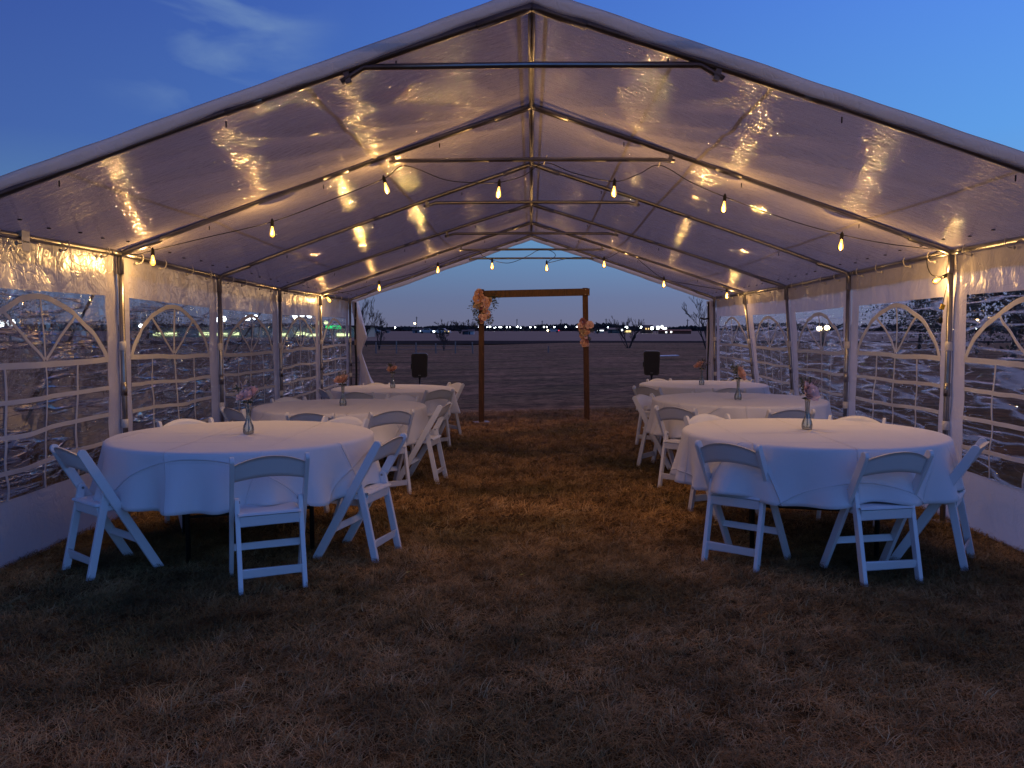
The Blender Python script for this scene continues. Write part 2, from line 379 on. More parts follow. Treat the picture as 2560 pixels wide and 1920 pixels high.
# ground
def ground_mat(name, k=1.0, wl=(.165, .080, .026), wl2=(.095, .062, .018)):
    m, t, o = newmat(name); p = nd(t, 'ShaderNodeBsdfPrincipled'); t.links.new(p.outputs[0], o.inputs[0])
    cd = nd(t, 'ShaderNodeTexCoord').outputs['Object']
    big = ramp(t, noise_tex(t, .35, 5, .6, cd, (1, 1, 1), .6), [(.36, g(0)), (.62, g(1))])
    c1 = mix(t, big, wl, wl2)
    fine = ramp(t, noise_tex(t, 60, 4, .7, cd, (1, .6, 1), 1.0), [(.30, g(.35)), (.70, g(1.35))])
    mid = ramp(t, noise_tex(t, 3.5, 5, .6, cd), [(.34, g(.35)), (.62, g(1.25))])
    c2 = mix(t, 1.0, mix(t, 1.0, c1, fine, 'MULTIPLY'), mid, 'MULTIPLY')
    bands = ramp(t, noise_tex(t, .55, 6, .65, cd, (.14, 1, 1), .4), [(.36, (.55, .55, .55)), (.64, (1.35, 1.28, 1.2))])
    t.links.new(mix(t, 1.0, c2, bands, 'MULTIPLY'), p.inputs['Base Color'])
    p.inputs['Roughness'].default_value = .95; p.inputs['Specular IOR Level'].default_value = .1
    t.links.new(bump(t, noise_tex(t, 45, 4, .7, cd), .8, .03), p.inputs['Normal']); return m
M['ground'] = ground_mat('dry_turf')
M['lawn'] = ground_mat('mown_lawn', 1, (.29, .18, .105), (.17, .125, .062))
M['field'] = principled('dry_field', (.19, .125, .08), .95, col2=(.12, .08, .05), nscale=.25, stretch=(.15, 1, 1), bmp=.6, bscale=3)
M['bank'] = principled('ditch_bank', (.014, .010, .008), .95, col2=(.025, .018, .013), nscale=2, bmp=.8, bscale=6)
M['lit_turf'] = principled('sports_turf', (.10, .14, .05), .9, nscale=.5)
def blade_mat():
    m, t, o = newmat('grass_blades'); p = nd(t, 'ShaderNodeBsdfPrincipled'); t.links.new(p.outputs[0], o.inputs[0])
    oi = nd(t, 'ShaderNodeObjectInfo'); geo = nd(t, 'ShaderNodeNewGeometry')
    pn = nd(t, 'ShaderNodeTexNoise'); t.links.new(geo.outputs['Position'], pn.inputs[0]); pn.inputs['Scale'].default_value = .6; pn.inputs['Detail'].default_value = 4
    base = ramp(t, oi.outputs['Random'], [(0, (.34, .18, .062)), (.45, (.50, .30, .115)), (.8, (.18, .09, .030)), (1, (.64, .43, .20))])
    gr = mix(t, ramp(t, pn.outputs[0], [(.46, g(0)), (.62, g(.8))]), base, (.075, .072, .026))
    gr = mix(t, 1.0, gr, ramp(t, noise_tex(t, 2.2, 5, .65, geo.outputs['Position']), [(.32, g(.45)), (.62, g(1.3))]), 'MULTIPLY')
    t.links.new(gr, p.inputs['Base Color']); p.inputs['Roughness'].default_value = .7; p.inputs['Specular IOR Level'].default_value = .2; return m
M['blade'] = blade_mat()

# ================================================================ GROUND
def build_ground():
    xs = [-1500, -600, -200, -80, -40, -20, -12]+frange(-8, 8, 40)+[12, 20, 40, 80, 200, 600, 1500]
    ys = [-60, -20, -6]+frange(-2, 16, 60)+[17]
    mb = MB(); mb.grid(lambda x, y: (x, y, zg(x, y)+(.012*nz(x*1.3, y*1.3) if abs(x) < 9 and y < 17 else 0)-(0.0 if y < 16 else 0)), xs, ys)
    o = mb.build('ground', M['ground'], None, True, kind='structure')
    mb = MB(); mb.grid(lambda x, y: (x, y, zg(x, 17)), xs, [17, 22, 28, 36, 46, 60, 75, 89.0]); mb.build('lawn', M['lawn'], None, True, kind='structure')
    # ditch and the field beyond it
    zz = -.155
    xs2 = [-1500, -500]+frange(-260, 260, 80)+[500, 1500]
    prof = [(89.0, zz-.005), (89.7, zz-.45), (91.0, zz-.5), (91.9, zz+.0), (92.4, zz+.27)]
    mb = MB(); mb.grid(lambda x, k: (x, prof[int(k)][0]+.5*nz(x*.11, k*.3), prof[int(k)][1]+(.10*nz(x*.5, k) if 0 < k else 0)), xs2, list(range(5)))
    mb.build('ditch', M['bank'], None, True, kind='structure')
    mb = MB(); mb.grid(lambda x, y: (x, y+(.5*nz(x*.11, 4*.3) if y < 93 else 0), zz+(.27+.10*nz(x*.5, 4) if y < 93 else (.24 if y < 150 else .12))), xs2, [92.4, 96, 110, 140, 190, 260, 400, 800, 3000])
    mb.build('field', M['field'], None, True, kind='structure')
build_ground()

def grass_patch(name, x0, x1, y0, y1, density, tufts, hole=None):
    mb = MB(); mb.grid(lambda x, y: (x, y, zg(x, y)+.004), frange(x0, x1, 12), frange(y0, y1, 16))
    ob = mb.build(name, M['ground'], None, kind='stuff')
    ng = bpy.data.node_groups.new(name+'_scatter', 'GeometryNodeTree')
    ng.interface.new_socket('Geometry', in_out='INPUT', socket_type='NodeSocketGeometry')
    ng.interface.new_socket('Geometry', in_out='OUTPUT', socket_type='NodeSocketGeometry')
    gi = ng.nodes.new('NodeGroupInput'); go = ng.nodes.new('NodeGroupOutput')
    dp = ng.nodes.new('GeometryNodeDistributePointsOnFaces'); dp.inputs['Density'].default_value = density; dp.inputs['Seed'].default_value = 3
    ci = ng.nodes.new('GeometryNodeCollectionInfo'); ci.inputs[0].default_value = tufts
    ci.inputs['Separate Children'].default_value = True; ci.inputs['Reset Children'].default_value = True
    ip = ng.nodes.new('GeometryNodeInstanceOnPoints'); ip.inputs['Pick Instance'].default_value = True
    rv = ng.nodes.new('FunctionNodeRandomValue'); rv.data_type = 'FLOAT_VECTOR'; rv.inputs[0].default_value = (-.25, -.25, 0); rv.inputs[1].default_value = (.25, .25, 6.283)
    rs = ng.nodes.new('FunctionNodeRandomValue'); rs.data_type = 'FLOAT'; rs.inputs[2].default_value = .5; rs.inputs[3].default_value = 1.35
    L = ng.links.new
    L(gi.outputs[0], dp.inputs['Mesh']); L(dp.outputs['Points'], ip.inputs['Points']); L(ci.outputs[0], ip.inputs['Instance'])
    L(rv.outputs[0], ip.inputs['Rotation']); L(rs.outputs[1], ip.inputs['Scale']); L(ip.outputs[0], go.inputs[0])
    md = ob.modifiers.new('scatter', 'NODES'); md.node_group = ng
    return ob
def make_tufts(nm, n, blades, ln, wd, lift):
    col = bpy.data.collections.new(nm)
    r = random.Random(11)
    for i in range(n):
        mb = MB(); base = r.uniform(0, 6.28)
        for b in range(blades):
            a = base+r.gauss(0, 1.1); L = ln*r.uniform(.5, 1.4); up = lift*r.uniform(.1, 1.5)
            px, py = r.gauss(0, .022), r.gauss(0, .022); w = wd*r.uniform(.6, 1.3)
            cv = r.uniform(-1.2, 1.2); pts = []
            x, y, z_, aa = px, py, 0, a
            for k in range(4):
                pts.append((x, y, z_)); st = L/3
                x += math.cos(aa)*st; y += math.sin(aa)*st; aa += cv*.45; z_ = max(.002, z_+up*(.6 if k == 0 else (.25 if k == 1 else -.35)))
            vs = []
            for k, p in enumerate(pts):
                ww = w*(1-k/3.4); dx, dy = -math.sin(a)*ww, math.cos(a)*ww
                vs += [(p[0]-dx, p[1]-dy, p[2]), (p[0]+dx, p[1]+dy, p[2]+ww*.5)]
            mb.add(vs, [(2*k, 2*k+1, 2*k+3, 2*k+2) for k in range(3)])
        o = bpy.data.objects.new('grass_tuft', mb.mesh('grass_tuft', M['blade'])); col.objects.link(o)
    return col
tu = make_tufts('tufts_near', 7, 13, .065, .0013, .022)
tu2 = make_tufts('tufts_far', 5, 10, .075, .0022, .030)
grass_patch('dry_grass', -4.6, 4.6, 2.2, 6.0, 1150, tu)
grass_patch('dry_grass', -3.6, 3.6, 6.0, 10.5, 420, tu2)
grass_patch('dry_grass', -5.5, 5.5, 10.5, 17, 200, tu2)

# ================================================================ TENT
XH = 3.2
FY = [4.5, 6.6, 8.7, 10.8, 12.9, 15.0]
EL = [2.07, 2.077, 2.025, 1.993, 2.004, 1.998]
ER = [2.08, 2.077, 2.045, 2.014, 2.019, 2.025]
RZ = [3.152, 3.185, 3.152, 3.052, 3.080, 3.115]
BZ = [2.853, 2.78, 2.765, 2.685, 2.675, 2.715]
SPL = [0, 0, .0, .16, .26, .05]; SPR_L = [0, 0, 0, 0, 0, 0]
def ip_(a, y):
    if y <= FY[0]: return a[0]
    for i in range(5):
        if y <= FY[i+1]:
            t = (y-FY[i])/(FY[i+1]-FY[i]); return a[i]*(1-t)+a[i+1]*t
    return a[-1]
tent = thing('party_tent', 'long white marquee tent with steel frame, glossy tarpaulin roof and arched clear windows', 'tent', (0, 4.5, 0))
TI = Vector((0, -4.5, 0))
def tb(mb, name, mat, parent=tent, smooth=True, **k):
    off = 4.5
    mb.v = [(v[0], v[1]-off, v[2]) for v in mb.v]
    return mb.build(name, mat, parent, smooth, **k)
def eave(s, y): return ip_(EL if s < 0 else ER, y)
def roofz(x, y):
    e = eave(-1 if x < 0 else 1, y); r = ip_(RZ, y); a = min(1, abs(x)/XH)
    return r+(e-r)*a
def roof_pt(u, y):
    # u signed distance across, beyond XH = hanging eave flap
    s = -1 if u < 0 else 1; a = abs(u)
    if a <= XH+.05:
        x = u; zz = roofz(x, y)+.030
        # sag between the frames and radiating folds
        t = 0
        for i in range(5):
            if FY[i] <= y <= FY[i+1]: t = math.sin(math.pi*(y-FY[i])/2.1)
        edge = sm(0, .35, min(a, abs(XH-a)+.1))
        fold = nz(x*1.1+7, y*2.0, 3)*.009+nz(x*2.0, y*5.0, 9)*.0022
        if 4.5 < y < 6.6 and t > 0:                      # folds that fan out from the ridge in the first bay
            ang = math.atan2(a+.15, 6.9-y); fold += .012*math.sin(ang*30+2*nz(a, y))*sm(.1, .6, a)*(1-sm(1.7, 2.7, a))
        zz += t*(-.012+fold)
        if a > XH: zz -= (a-XH)*.9
        if y < 4.5:                                      # front overhang curls down a little
            q = (4.5-y)/.2; zz += -.012*q*q+.006*nz(x*4, 2)
        if y > 15.0: zz += -.03*(y-15)/.12+.004*nz(x*3, 5)
        return (x, y, zz)
    d = a-XH-.05
    return (s*(XH+.055+.012*math.sin(y*9+s)*min(1, d*8)), y, eave(s, y)+.030-.045-d)
us = frange(-XH-.19, -XH-.05, 2)+frange(-XH, 0, 84)+frange(XH*1/84, XH, 83)+[XH+.05, XH+.12, XH+.19]
mb = MB(); mb.grid(roof_pt, us, [4.28, 4.32, 4.37, 4.42, 4.46]+frange(4.5, 15.0, 190)+[15.05, 15.12])
tb(mb, 'roof_cover', M['roof'])
# front hem: double, slightly bunched edge of the cover
def hem(y0, nm, hgt, fwd):
    mb = MB(); n = 200
    us_ = frange(-XH-.03, XH+.03, n); prof = [(0, .004, .0), (.25, -.006, -.10), (.55, .002, -.45), (.8, .006, -.80), (1, .018, -1), (1, .024, -.96)]
    for i, u in enumerate(us_):
        p = Vector(roof_pt(u, y0)); h_ = hgt*(1+.22*nz(u*1.6, 3)+.12*nz(u*5, 1)); fo = .010*nz(u*4, 5)+.018*nz(u*1.3, 9)
        for k, (q, yy, zz) in enumerate(prof):
            mb.v.append((p.x, p.y+fwd*(yy+fo*q+.004*math.sin(u*31+q*3)*q), p.z+zz*h_))
        if i:
            o_ = (i-1)*len(prof)
            for k in range(len(prof)-1): mb.f.append((o_+k, o_+k+1, o_+len(prof)+k+1, o_+len(prof)+k))
    tb(mb, nm, M['hem'])
hem(4.285, 'front_hem', .066, 1); hem(15.12, 'rear_hem', .07, -1)
# welded seams of the roof cover
for u in (-1.19, -.07, .075, .76, 1.26, -2.5, 2.55):
    mb = MB(); mb.grid(lambda a, y: Vector(roof_pt(u+a, y))+Vector((0, 0, -.007)), [-.011, .011], frange(4.5, 15.0, 90)); tb(mb, 'roof_seam', M['roof'])
# steel frame
PR = .021
def pipe(a, b, r=PR, nm='pipe', n=10, mid=None):
    pts = [a]+(mid or [])+[b]; tb(MB().tube(pts, r, n), nm, M['steel'])
for i, y in enumerate(FY):
    zr = RZ[i]
    for s, E in ((-1, EL), (1, ER)):
        ze = E[i]; el = Vector((s*XH, y, ze)); top = Vector((0, y, zr))
        d = (top-el).normalized()
        sag = [el.lerp(top, t)+Vector((0, 0, .018*math.sin(math.pi*t))) for t in frange(.045, .975, 10)]
        tb(MB().tube(sag, PR, 10), 'rafter', M['steel'])
        # elbow fittings at the eave and the ridge, sleeve joint halfway
        tb(MB().tube([el+Vector((0, 0, -.16)), el+Vector((0, 0, -.03)), el+Vector((0, 0, -.005))+d*.02, el+d*.06, el+d*.34], PR+.0035, 12), 'corner_fitting', M['steel'])
        tb(MB().tube([top-d*.30, top-d*.04, top+Vector((0, 0, .002))], PR+.0035, 12), 'ridge_fitting', M['steel'])
        bot = Vector((s*(XH+(SPL[i] if s > 0 else SPR_L[i])), y, zg(s*XH, y)-.01))
        lt = el+Vector((0, 0, -.03)); tb(MB().tube([lt, lt.lerp(bot, .5), bot], PR, 10), 'leg', M['steel'])
        j = lt.lerp(bot, .52); tb(MB().tube([lt.lerp(bot, .47), j], PR+.0035, 10), 'sleeve', M['steel'])
        tb(MB().box(bot+Vector((0, 0, .014)), (.12, .12, .006)), 'foot_plate', M['steel'], smooth=False)
        jm = el.lerp(top, .5); jn = el.lerp(top, .56); q = Vector((0, 0, .018)); tb(MB().tube([jm+q, jn+q], PR+.003, 10), 'sleeve', M['steel'])
        # small clips that stick up from the rafter
    bw = .90 if i == 0 else 1.0; zb = BZ[i]
    zs = lambda x: roofz(x, y)-.040
    pts = [(-bw-.09, y, zs(-bw-.09)), (-bw+.03, y, zb), (0, y, zb+.006), (bw-.03, y, zb), (bw+.09, y, zs(bw+.09))]
    tb(MB().tube(pts, .0165, 10), 'brace_bar', M['steel'])
    for s in (-1, 1):
        tb(MB().box((s*(bw+.06), y, roofz(s*(bw+.06), y)-.018), (.03, .03, .085), (0, s*.32, 0)), 'brace_clamp', M['steel'], smooth=False)
for i in range(5):
    a, b = FY[i], FY[i+1]
    tb(MB().tube([(0, a, RZ[i]), (0, (a+b)/2, (RZ[i]+RZ[i+1])/2-.006), (0, b, RZ[i+1])], PR, 10), 'ridge_pole', M['steel'])
    for s in (-1, 1):
        tb(MB().tube([(s*XH, a+.02, eave(s, a)), (s*XH, b-.02, eave(s, b))], PR, 10), 'eave_rail', M['steel'])
        tb(MB().tube([(s*XH, b-.17, eave(s, b-.17)), (s*XH, b-.02, eave(s, b))], PR+.003, 10), 'sleeve', M['steel'])
# bungee loops that tie walls and roof to the rails
for s in (-1, 1):
    for i in range(5):
        for k in range(4):
            y = FY[i]+.28+k*.52+.05*math.sin(k*3+i); c = Vector((s*XH, y, eave(s, y)))
            pts = [c+Vector((-s*(.030*math.cos(a)+.004), .012*a, .040*math.sin(a)-.006)) for a in frange(-2.2, 2.6, 10)]
            mbb = MB().tube(pts, .0042, 5); mbb.lathe([(0.001, -.014), (.012, -.006), (.012, .006), (.001, .014)], 8, pts[0]+Vector((0, 0, -.006)))
            tb(mbb, 'bungee_loop', M['bungee'])

for s in (-1, 1):
    for i in range(5):
        for k in range(6):
            y = FY[i]+.2+k*.34; u = s*(XH-.14-.02*(k % 2)); p = Vector(roof_pt(u, y))
            tb(MB().lathe([(.006, 0), (.012, -.002), (.014, -.006), (.012, -.008), (.006, -.008)], 8, p+Vector((0, 0, -.002))), 'grommet', M['pole'])
        for q in (.22, .5, .78):
            u = s*XH*q; p = Vector((u, FY[i], roofz(u, FY[i])-.03)); tb(MB().tube([p, p+Vector((0, 0, -.032))], .004, 5), 'clip_tab', M['pole'])
# walls
def wall_pt(s, y, zz, off=0, wig=1):
    sp = ip_(SPL if s > 0 else SPR_L, y); e = eave(s, y)
    x = XH+.035+sp*(1-max(0, zz)/e)
    tt = 1-abs(((y-4.5) % 2.1)/2.1*2-1)
    hgt = max(0, min(1, (e-zz)/e))
    x += wig*(nz(y*1.6+s*5, zz*1.2, 2)*.055*tt*sm(0, .3, hgt)+nz(y*5+s, zz*4.5, 4)*.010*sm(0, .1, hgt))
    x += wig*.014*nz(y*9, zz*1.5+3, s)*sm(0, .05, hgt)*(1-sm(.2, .5, hgt))
    return Vector((s*(x+off), y, zz))
WZ = dict(top=1.747, tr=1.267, bars=(1.045, .832, .617), bot=.439)
def wall_panel(s, i):
    y0, y1 = FY[i], FY[i+1]; wy0, wy1 = y0+.19, y1-.19
    dz = lambda y: eave(s, y)-2.077
    def wz(y, z_): return z_+dz(y)*(.6+.4*z_/2)
    zs = [0, .10, .20, .30, .37, .439]+frange(.50, 1.72, 22)+[1.747]+[1.79, 1.85, 1.91, 1.97, 2.03, 2.06]
    ys = frange(y0+.004, wy0, 5)+frange(wy0, wy1, 46)[1:]+frange(wy1, y1-.004, 5)[1:]
    def fn(y, z_):
        b = zg(s*XH, y); f = z_/2.06
        zz = (b-.01)*(1-f)+f*(eave(s, y)-.004)+z_*0 if False else (wz(y, z_) if z_ > .3 else (b-.01)+(wz(y, .3)-b)*z_/.3)
        if z_ >= 2.05: zz = eave(s, y)-.004
        p = wall_pt(s, y, zz)
        if z_ < .2: p.x += s*(.2-z_)*.25*(1+.5*nz(y*2, 4))
        if z_ == 2.06: p.z -= .012*abs(math.sin((y-y0)*6))
        return p
    panel = tb(MB().grid(fn, ys, zs, lambda y, z_: wy0 < y < wy1 and .439 < z_ < 1.747), 'wall_panel', M['wall'])
    fp = lambda y, z_, off=0.0: wall_pt(s, y, wz(y, z_), off)
    def sub(mb, nm, m): 
        o = tb(mb, nm, m, panel); return o
    sub(MB().grid(lambda y, z_: fp(y, z_, .004), frange(wy0-.01, wy1+.01, 54), frange(.430, 1.757, 36)), 'window_film', M['film'])
    def strip(pts, w, nm):
        mb = MB(); n = len(pts)
        for k, (y, z_) in enumerate(pts):
            a = pts[max(0, k-1)]; b = pts[min(n-1, k+1)]; ty, tz = b[0]-a[0], b[1]-a[1]; l = math.hypot(ty, tz) or 1
            ny, nz_ = -tz/l*w/2, ty/l*w/2
            for q, of in ((1, -.004), (-1, -.004), (-1, -.001), (1, -.001)):
                mb.v.append(tuple(fp(y+q*ny, z_+q*nz_, of)))
            if k:
                o_ = (k-1)*4
                for r_ in range(4): mb.f.append((o_+r_, o_+(r_+1) % 4, o_+4+(r_+1) % 4, o_+4+r_))
        mb.f.append((3, 2, 1, 0)); e = (n-1)*4; mb.f.append((e, e+1, e+2, e+3))
        tb(mb, nm, M['bar'], panel, False)
    yc = (wy0+wy1)/2; hw = (wy1-wy0)/2-.012
    sd = s*3.1+i*1.7; wy = lambda y, z_: y+.022*nz(z_*5+sd, y*1.6)*sm(1.4, .6, z_)*1.7
    wzz = lambda y, z_: z_+.022*nz(y*1.4+sd, z_)+.005*nz(y*6+sd, z_*3)
    W_ = lambda y, z_: (wy(y, z_), wzz(y, z_))
    th = WZ['top']-.035-WZ['tr']
    prof = lambda u: (1-abs(u)**1.75)**.72 if abs(u) < 1 else 0
    strip([W_(yc+hw*math.sin(a)*(.995), WZ['tr']+th*prof(math.sin(a))) for a in frange(-1.565, 1.565, 56)], .038, 'window_arch')
    strip([W_(y, WZ['tr']) for y in frange(wy0, wy1, 24)], .040, 'window_transom')
    for u in (-.50, 0, .50):
        ty, tz = yc+hw*u, WZ['tr']+th*prof(u)-.01
        strip([W_(yc+(ty-yc)*t, WZ['tr']+.02+(tz-WZ['tr']-.02)*t) for t in frange(.03, 1, 10)], .022, 'window_spoke')
    for b in WZ['bars']:
        strip([W_(y, b) for y in frange(wy0, wy1, 24)], .030, 'window_crossbar')
    for k in (1, 2, 3):
        y = wy0+(wy1-wy0)*k/4
        strip([W_(y, z_) for z_ in frange(WZ['bot'], WZ['tr']-.02, 26)], .018, 'window_mullion')
for s in (-1, 1):
    for i in range(5): wall_panel(s, i)
    for i in range(6):
        for zt in (1.36, .75):
            e = eave(s, FY[i]); sp = (SPL if s > 0 else SPR_L)[i]*(1-zt/e)
            tb(MB().lathe([(.026, -.035), (.028, -.033), (.028, .033), (.026, .035)], 10, (s*(XH+sp+.004), FY[i], zt+e-2.077)), 'fabric_tie', M['strap'])
# gathered end curtains at the rear corners
def curtain(s, prof, w):
    mb = MB(); n = 14
    zs = frange(0, 1, 30)
    for zi, t in enumerate(zs):
        zz = 1.97*(1-t)+t*(-.14); cx, hw = ip2(prof, t)
        for k in range(n):
            a = 2*math.pi*k/n; rr = 1+.25*math.sin(3*a+t*9+s)+.15*nz(k, t*6, s)
            mb.v.append((cx+hw*math.cos(a)*rr, 15.06+w*math.sin(a)*rr, zz))
        if zi:
            for k in range(n):
                o_ = (zi-1)*n; mb.f.append((o_+k, o_+(k+1) % n, o_+n+(k+1) % n, o_+n+k))
    tb(mb, 'end_curtain', M['wall'])
def ip2(pr, t):
    for i in range(len(pr)-1):
        if t <= pr[i+1][0]:
            f = (t-pr[i][0])/(pr[i+1][0]-pr[i][0]); return tuple(pr[i][k]*(1-f)+pr[i+1][k]*f for k in (1, 2))
    return pr[-1][1:]
curtain(-1, [(0, -3.12, .05), (.3, -3.03, .10), (.42, -3.07, .05), (.5, -3.0, .04), (.66, -2.93, .10), (.73, -2.90, .16), (.82, -3.0, .12), (1, -3.08, .08)], .07)
curtain(1, [(0, 3.14, .06), (.3, 3.16, .07), (.6, 3.17, .06), (1, 3.2, .07)], .06)
# maker's tag on the left rail
c = P(33, 520, 5.3); c.x = -XH+.03
lab = tb(MB().box((c.x+.005, c.y, c.z-.015), (.002, .085, .095)), 'maker_tag', M['label'], smooth=False)
cu = bpy.data.curves.new('t', 'FONT'); cu.body = 'Quictent'; cu.size = .020; cu.extrude = .0004; cu.align_x = 'CENTER'
to = bpy.data.objects.new('t', cu); C.objects.link(to); bpy.context.view_layer.update()
me = bpy.data.meshes.new_from_object(to.evaluated_get(bpy.context.evaluated_depsgraph_get())); bpy.data.objects.remove(to)
me.materials.clear(); me.materials.append(M['ink'])
inst('tag_lettering', me, lab, (c.x+.0068, c.y-4.5, c.z-.012), (R(90), 0, R(90)))
tb(MB().box((c.x-.008, c.y, c.z+.050), (.030, .085, .055)), 'tag_loop', M['strap'], smooth=False)

# guy straps outside
guy = [(-1, 1, -4.95, 7.5, 'black guy strap slanting behind the left window nearest the camera'), (-1, 3, -4.9, 11.4, 'black guy strap slanting outside the third left window'),
       (-1, 4, -4.6, 13.3, 'black guy strap slanting outside the fourth left window'), (1, 1, 4.8, 5.6, 'black guy strap outside the right window nearest the camera')]
for s, i, gx, gy, lb in guy:
    a = Vector((s*(XH+.06), FY[i], eave(s, FY[i])-.03)); b = Vector((gx, gy, 0))
    t = thing('guy_strap', lb, 'strap', b, 0, 'guy straps outside the tent')
    d = (a-b); n = 10; pts = [d*(k/n)-Vector((0, 0, .03*math.sin(math.pi*k/n))) for k in range(n+1)]
    MB().tube(pts, .012, 6).build('webbing', M['black_strap'], t)
    MB().box(d*.45, (.05, .05, .16), d.to_track_quat('Z', 'Y').to_matrix(), .008).build('ratchet', M['black_paint'], t)
    MB().tube([(0, 0, -.15), (0, 0, .12)], .012, 6).build('stake', M['steel'], t)
for s, lb in ((-1, 'black strap hanging down the rear left corner leg'), (1, 'black strap with ratchet handle on the rear right corner leg')):
    t = thing('corner_strap', lb, 'strap', (s*(XH-.10), 14.97, -.15), 0, 'black straps at the rear corners')
    pts = [(s*(.008*math.sin(k*.9)), 0, 2.10*k/12) for k in range(13)]
    MB().tube(pts, .014 if s > 0 else .020, 6).build('webbing', M['black_strap'], t)
    if s > 0: MB().tube([(0, 0, 1.82), (-.08, -.01, 1.80), (-.15, -.01, 1.83)], .016, 6).build('ratchet_handle', M['black_paint'], t)
    else:
        MB().lathe([(.001, -.02), (.018, 0), (.001, .02)], 8, (0, -.02, 1.82)).build('buckle', M['steel'], t); MB().box((0, -.01, 1.40), (.035, .03, .10)).build('wooden_toggle', M['post'], t)

# ================================================================ STRING LIGHTS
sock = MB().lathe([(.001, .050), (.006, .048), (.008, .038), (.013, .034), (.0145, 0), (.0145, -.012), (.001, -.013)], 12).mesh('socket', M['wire'], True)
blb = MB().lathe([(.011, -.012), (.013, -.022), (.019, -.036), (.0255, -.055), (.027, -.070), (.024, -.086), (.015, -.098), (.001, -.103)], 16).mesh('bulb', M['bulb'], True)
_f = MB()
for a in range(4):
    ca, sa = math.cos(a*1.571+.4), math.sin(a*1.571+.4)
    _f.tube([(.004*ca, .004*sa, -.024), (.011*ca, .011*sa, -.078)], .0022, 5)
fil = _f.mesh('filament', M['filament'])
def add_bulb(root, top, tilt=(0, 0, 0), power=4, big=1.0):
    b = inst('bulb', blb, root, top, tilt, big)
    inst('socket', sock, b); inst('filament', fil, b)
    L = bpy.data.lights.new('bulb_light', 'POINT'); L.energy = power; L.color = (1, .59, .24); L.shadow_soft_size = .007
    lo = bpy.data.objects.new('bulb_light', L); C.objects.link(lo); lo.parent = b; lo.location = (0, 0, -.062)
    return b
def cable(pts, nm, root, r=.0035, sub=8, sag=0):
    out = []
    n = len(pts)
    for i in range(n-1):
        p0, p1, p2, p3 = pts[max(i-1, 0)], pts[i], pts[i+1], pts[min(i+2, n-1)]
        for k in range(sub):
            t = k/sub; out.append(.5*((2*p1)+(p2-p0)*t+(2*p0-5*p1+4*p2-p3)*t*t+(3*p1-p0-3*p2+p3)*t**3))
    out.append(pts[-1]); MB().tube(out, r, 5).build(nm, M['wire'], root, True)
PWA, PWB = 16, 10
sA = thing('string_light', 'string of glowing filament bulbs slung under the roof arch nearer the camera', 'string lights', (0, 6.68, 2.0), 0, 'warm bulb strings under the tent roof')
oA = Vector((0, 6.68, 2.0)); YA = 6.68
def QA(x, y): return P(x, y, YA)-oA
tops = [(330, 545), (588, 483), (831, 389), (1078, 398), (1327, 396), (1565, 429), (1818, 511)]
tl = [(0, 0, 0), (0, 0, 0), (0, R(-14), 0), (0, R(4), 0), (0, R(3), 0), (0, R(5), 0), (0, R(4), 0)]
for (x, y), q in zip(tops, tl): add_bulb(sA, QA(x, y+3), q, PWA)
seq = [(272, 549), (300, 549), (330, 541), (450, 512), (588, 479), (720, 430), (829, 386), (875, 358), (960, 388), (1030, 395), (1078, 394), (1130, 380), (1178, 352), (1240, 374), (1327, 392), (1380, 376), (1425, 357), (1490, 392), (1565, 425), (1700, 474), (1818, 507), (1920, 527), (2030, 540)]
cable([QA(*p) for p in seq], 'cable', sA)
e = P(2033, 542, YA); 
cable([QA(2030, 540), Vector((2.98+.02, -.12, .02)), Vector((3.03, -.14, -.10)), QA(2046, 600), QA(2040, 640), QA(2034, 668), QA(2032, 690)], 'cable', sA)
add_bulb(sA, QA(2040, 597), (0, R(62), 0), PWA*.8)
bp = QA(2032, 692); MB().box(bp, (.028, .02, .045), None, .005).build('plug', M['wire'], sA)
MB().box(QA(2036, 663), (.03, .012, .04), (0, .3, 0)).build('warning_tag', M['yellow_tag'], sA)
for (x, y) in ((875, 356), (1178, 351), (1425, 356), (278, 545), (2030, 541)):
    p = QA(x, y)+Vector((0, -.04, .015)); MB().tube([p+Vector((.012*math.cos(a), .045*math.sin(a)+.02, .035*math.cos(a))) for a in frange(0, 6.283, 12)], .003, 5).build('cable_tie', M['bungee'], sA)
YB = 12.95; oB = Vector((0, YB, 2.0)); sB = thing('string_light', 'string of small glowing bulbs farther back, before the open rear gable', 'string lights', oB, 0, 'warm bulb strings under the tent roof')
def QB(x, y): return P(x, y, YB)-oB
topsB = [(705, 640, 35), (819, 613, 0), (946, 574, 0), (1063, 566, 0), (1181, 570, 0), (1305, 562, 0), (1434, 605, 0), (1570, 630, 0)]
for x, y, ti in topsB: add_bulb(sB, QB(x, y), (0, R(-ti), 0), PWB, 1.15)
seqB = [(694, 638), (760, 628), (819, 610), (946, 571), (1025, 543), (1063, 562), (1110, 568), (1150, 556), (1187, 533), (1230, 553), (1181+57, 566), (1285, 560), (1350, 540), (1420, 590), (1434, 602), (1500, 616), (1570, 628), (1600, 636)]
cable([QB(*p) for p in [(694, 638), (760, 628), (819, 610), (890, 592), (946, 571), (1025, 543), (1042, 552), (1063, 562), (1100, 568), (1140, 553), (1162, 541), (1187, 541), (1200, 552), (1181+4, 567), (1240, 556), (1305, 559), (1352, 541), (1390, 570), (1434, 602), (1500, 616), (1570, 628), (1600, 636)]], 'cable', sB, .0045)

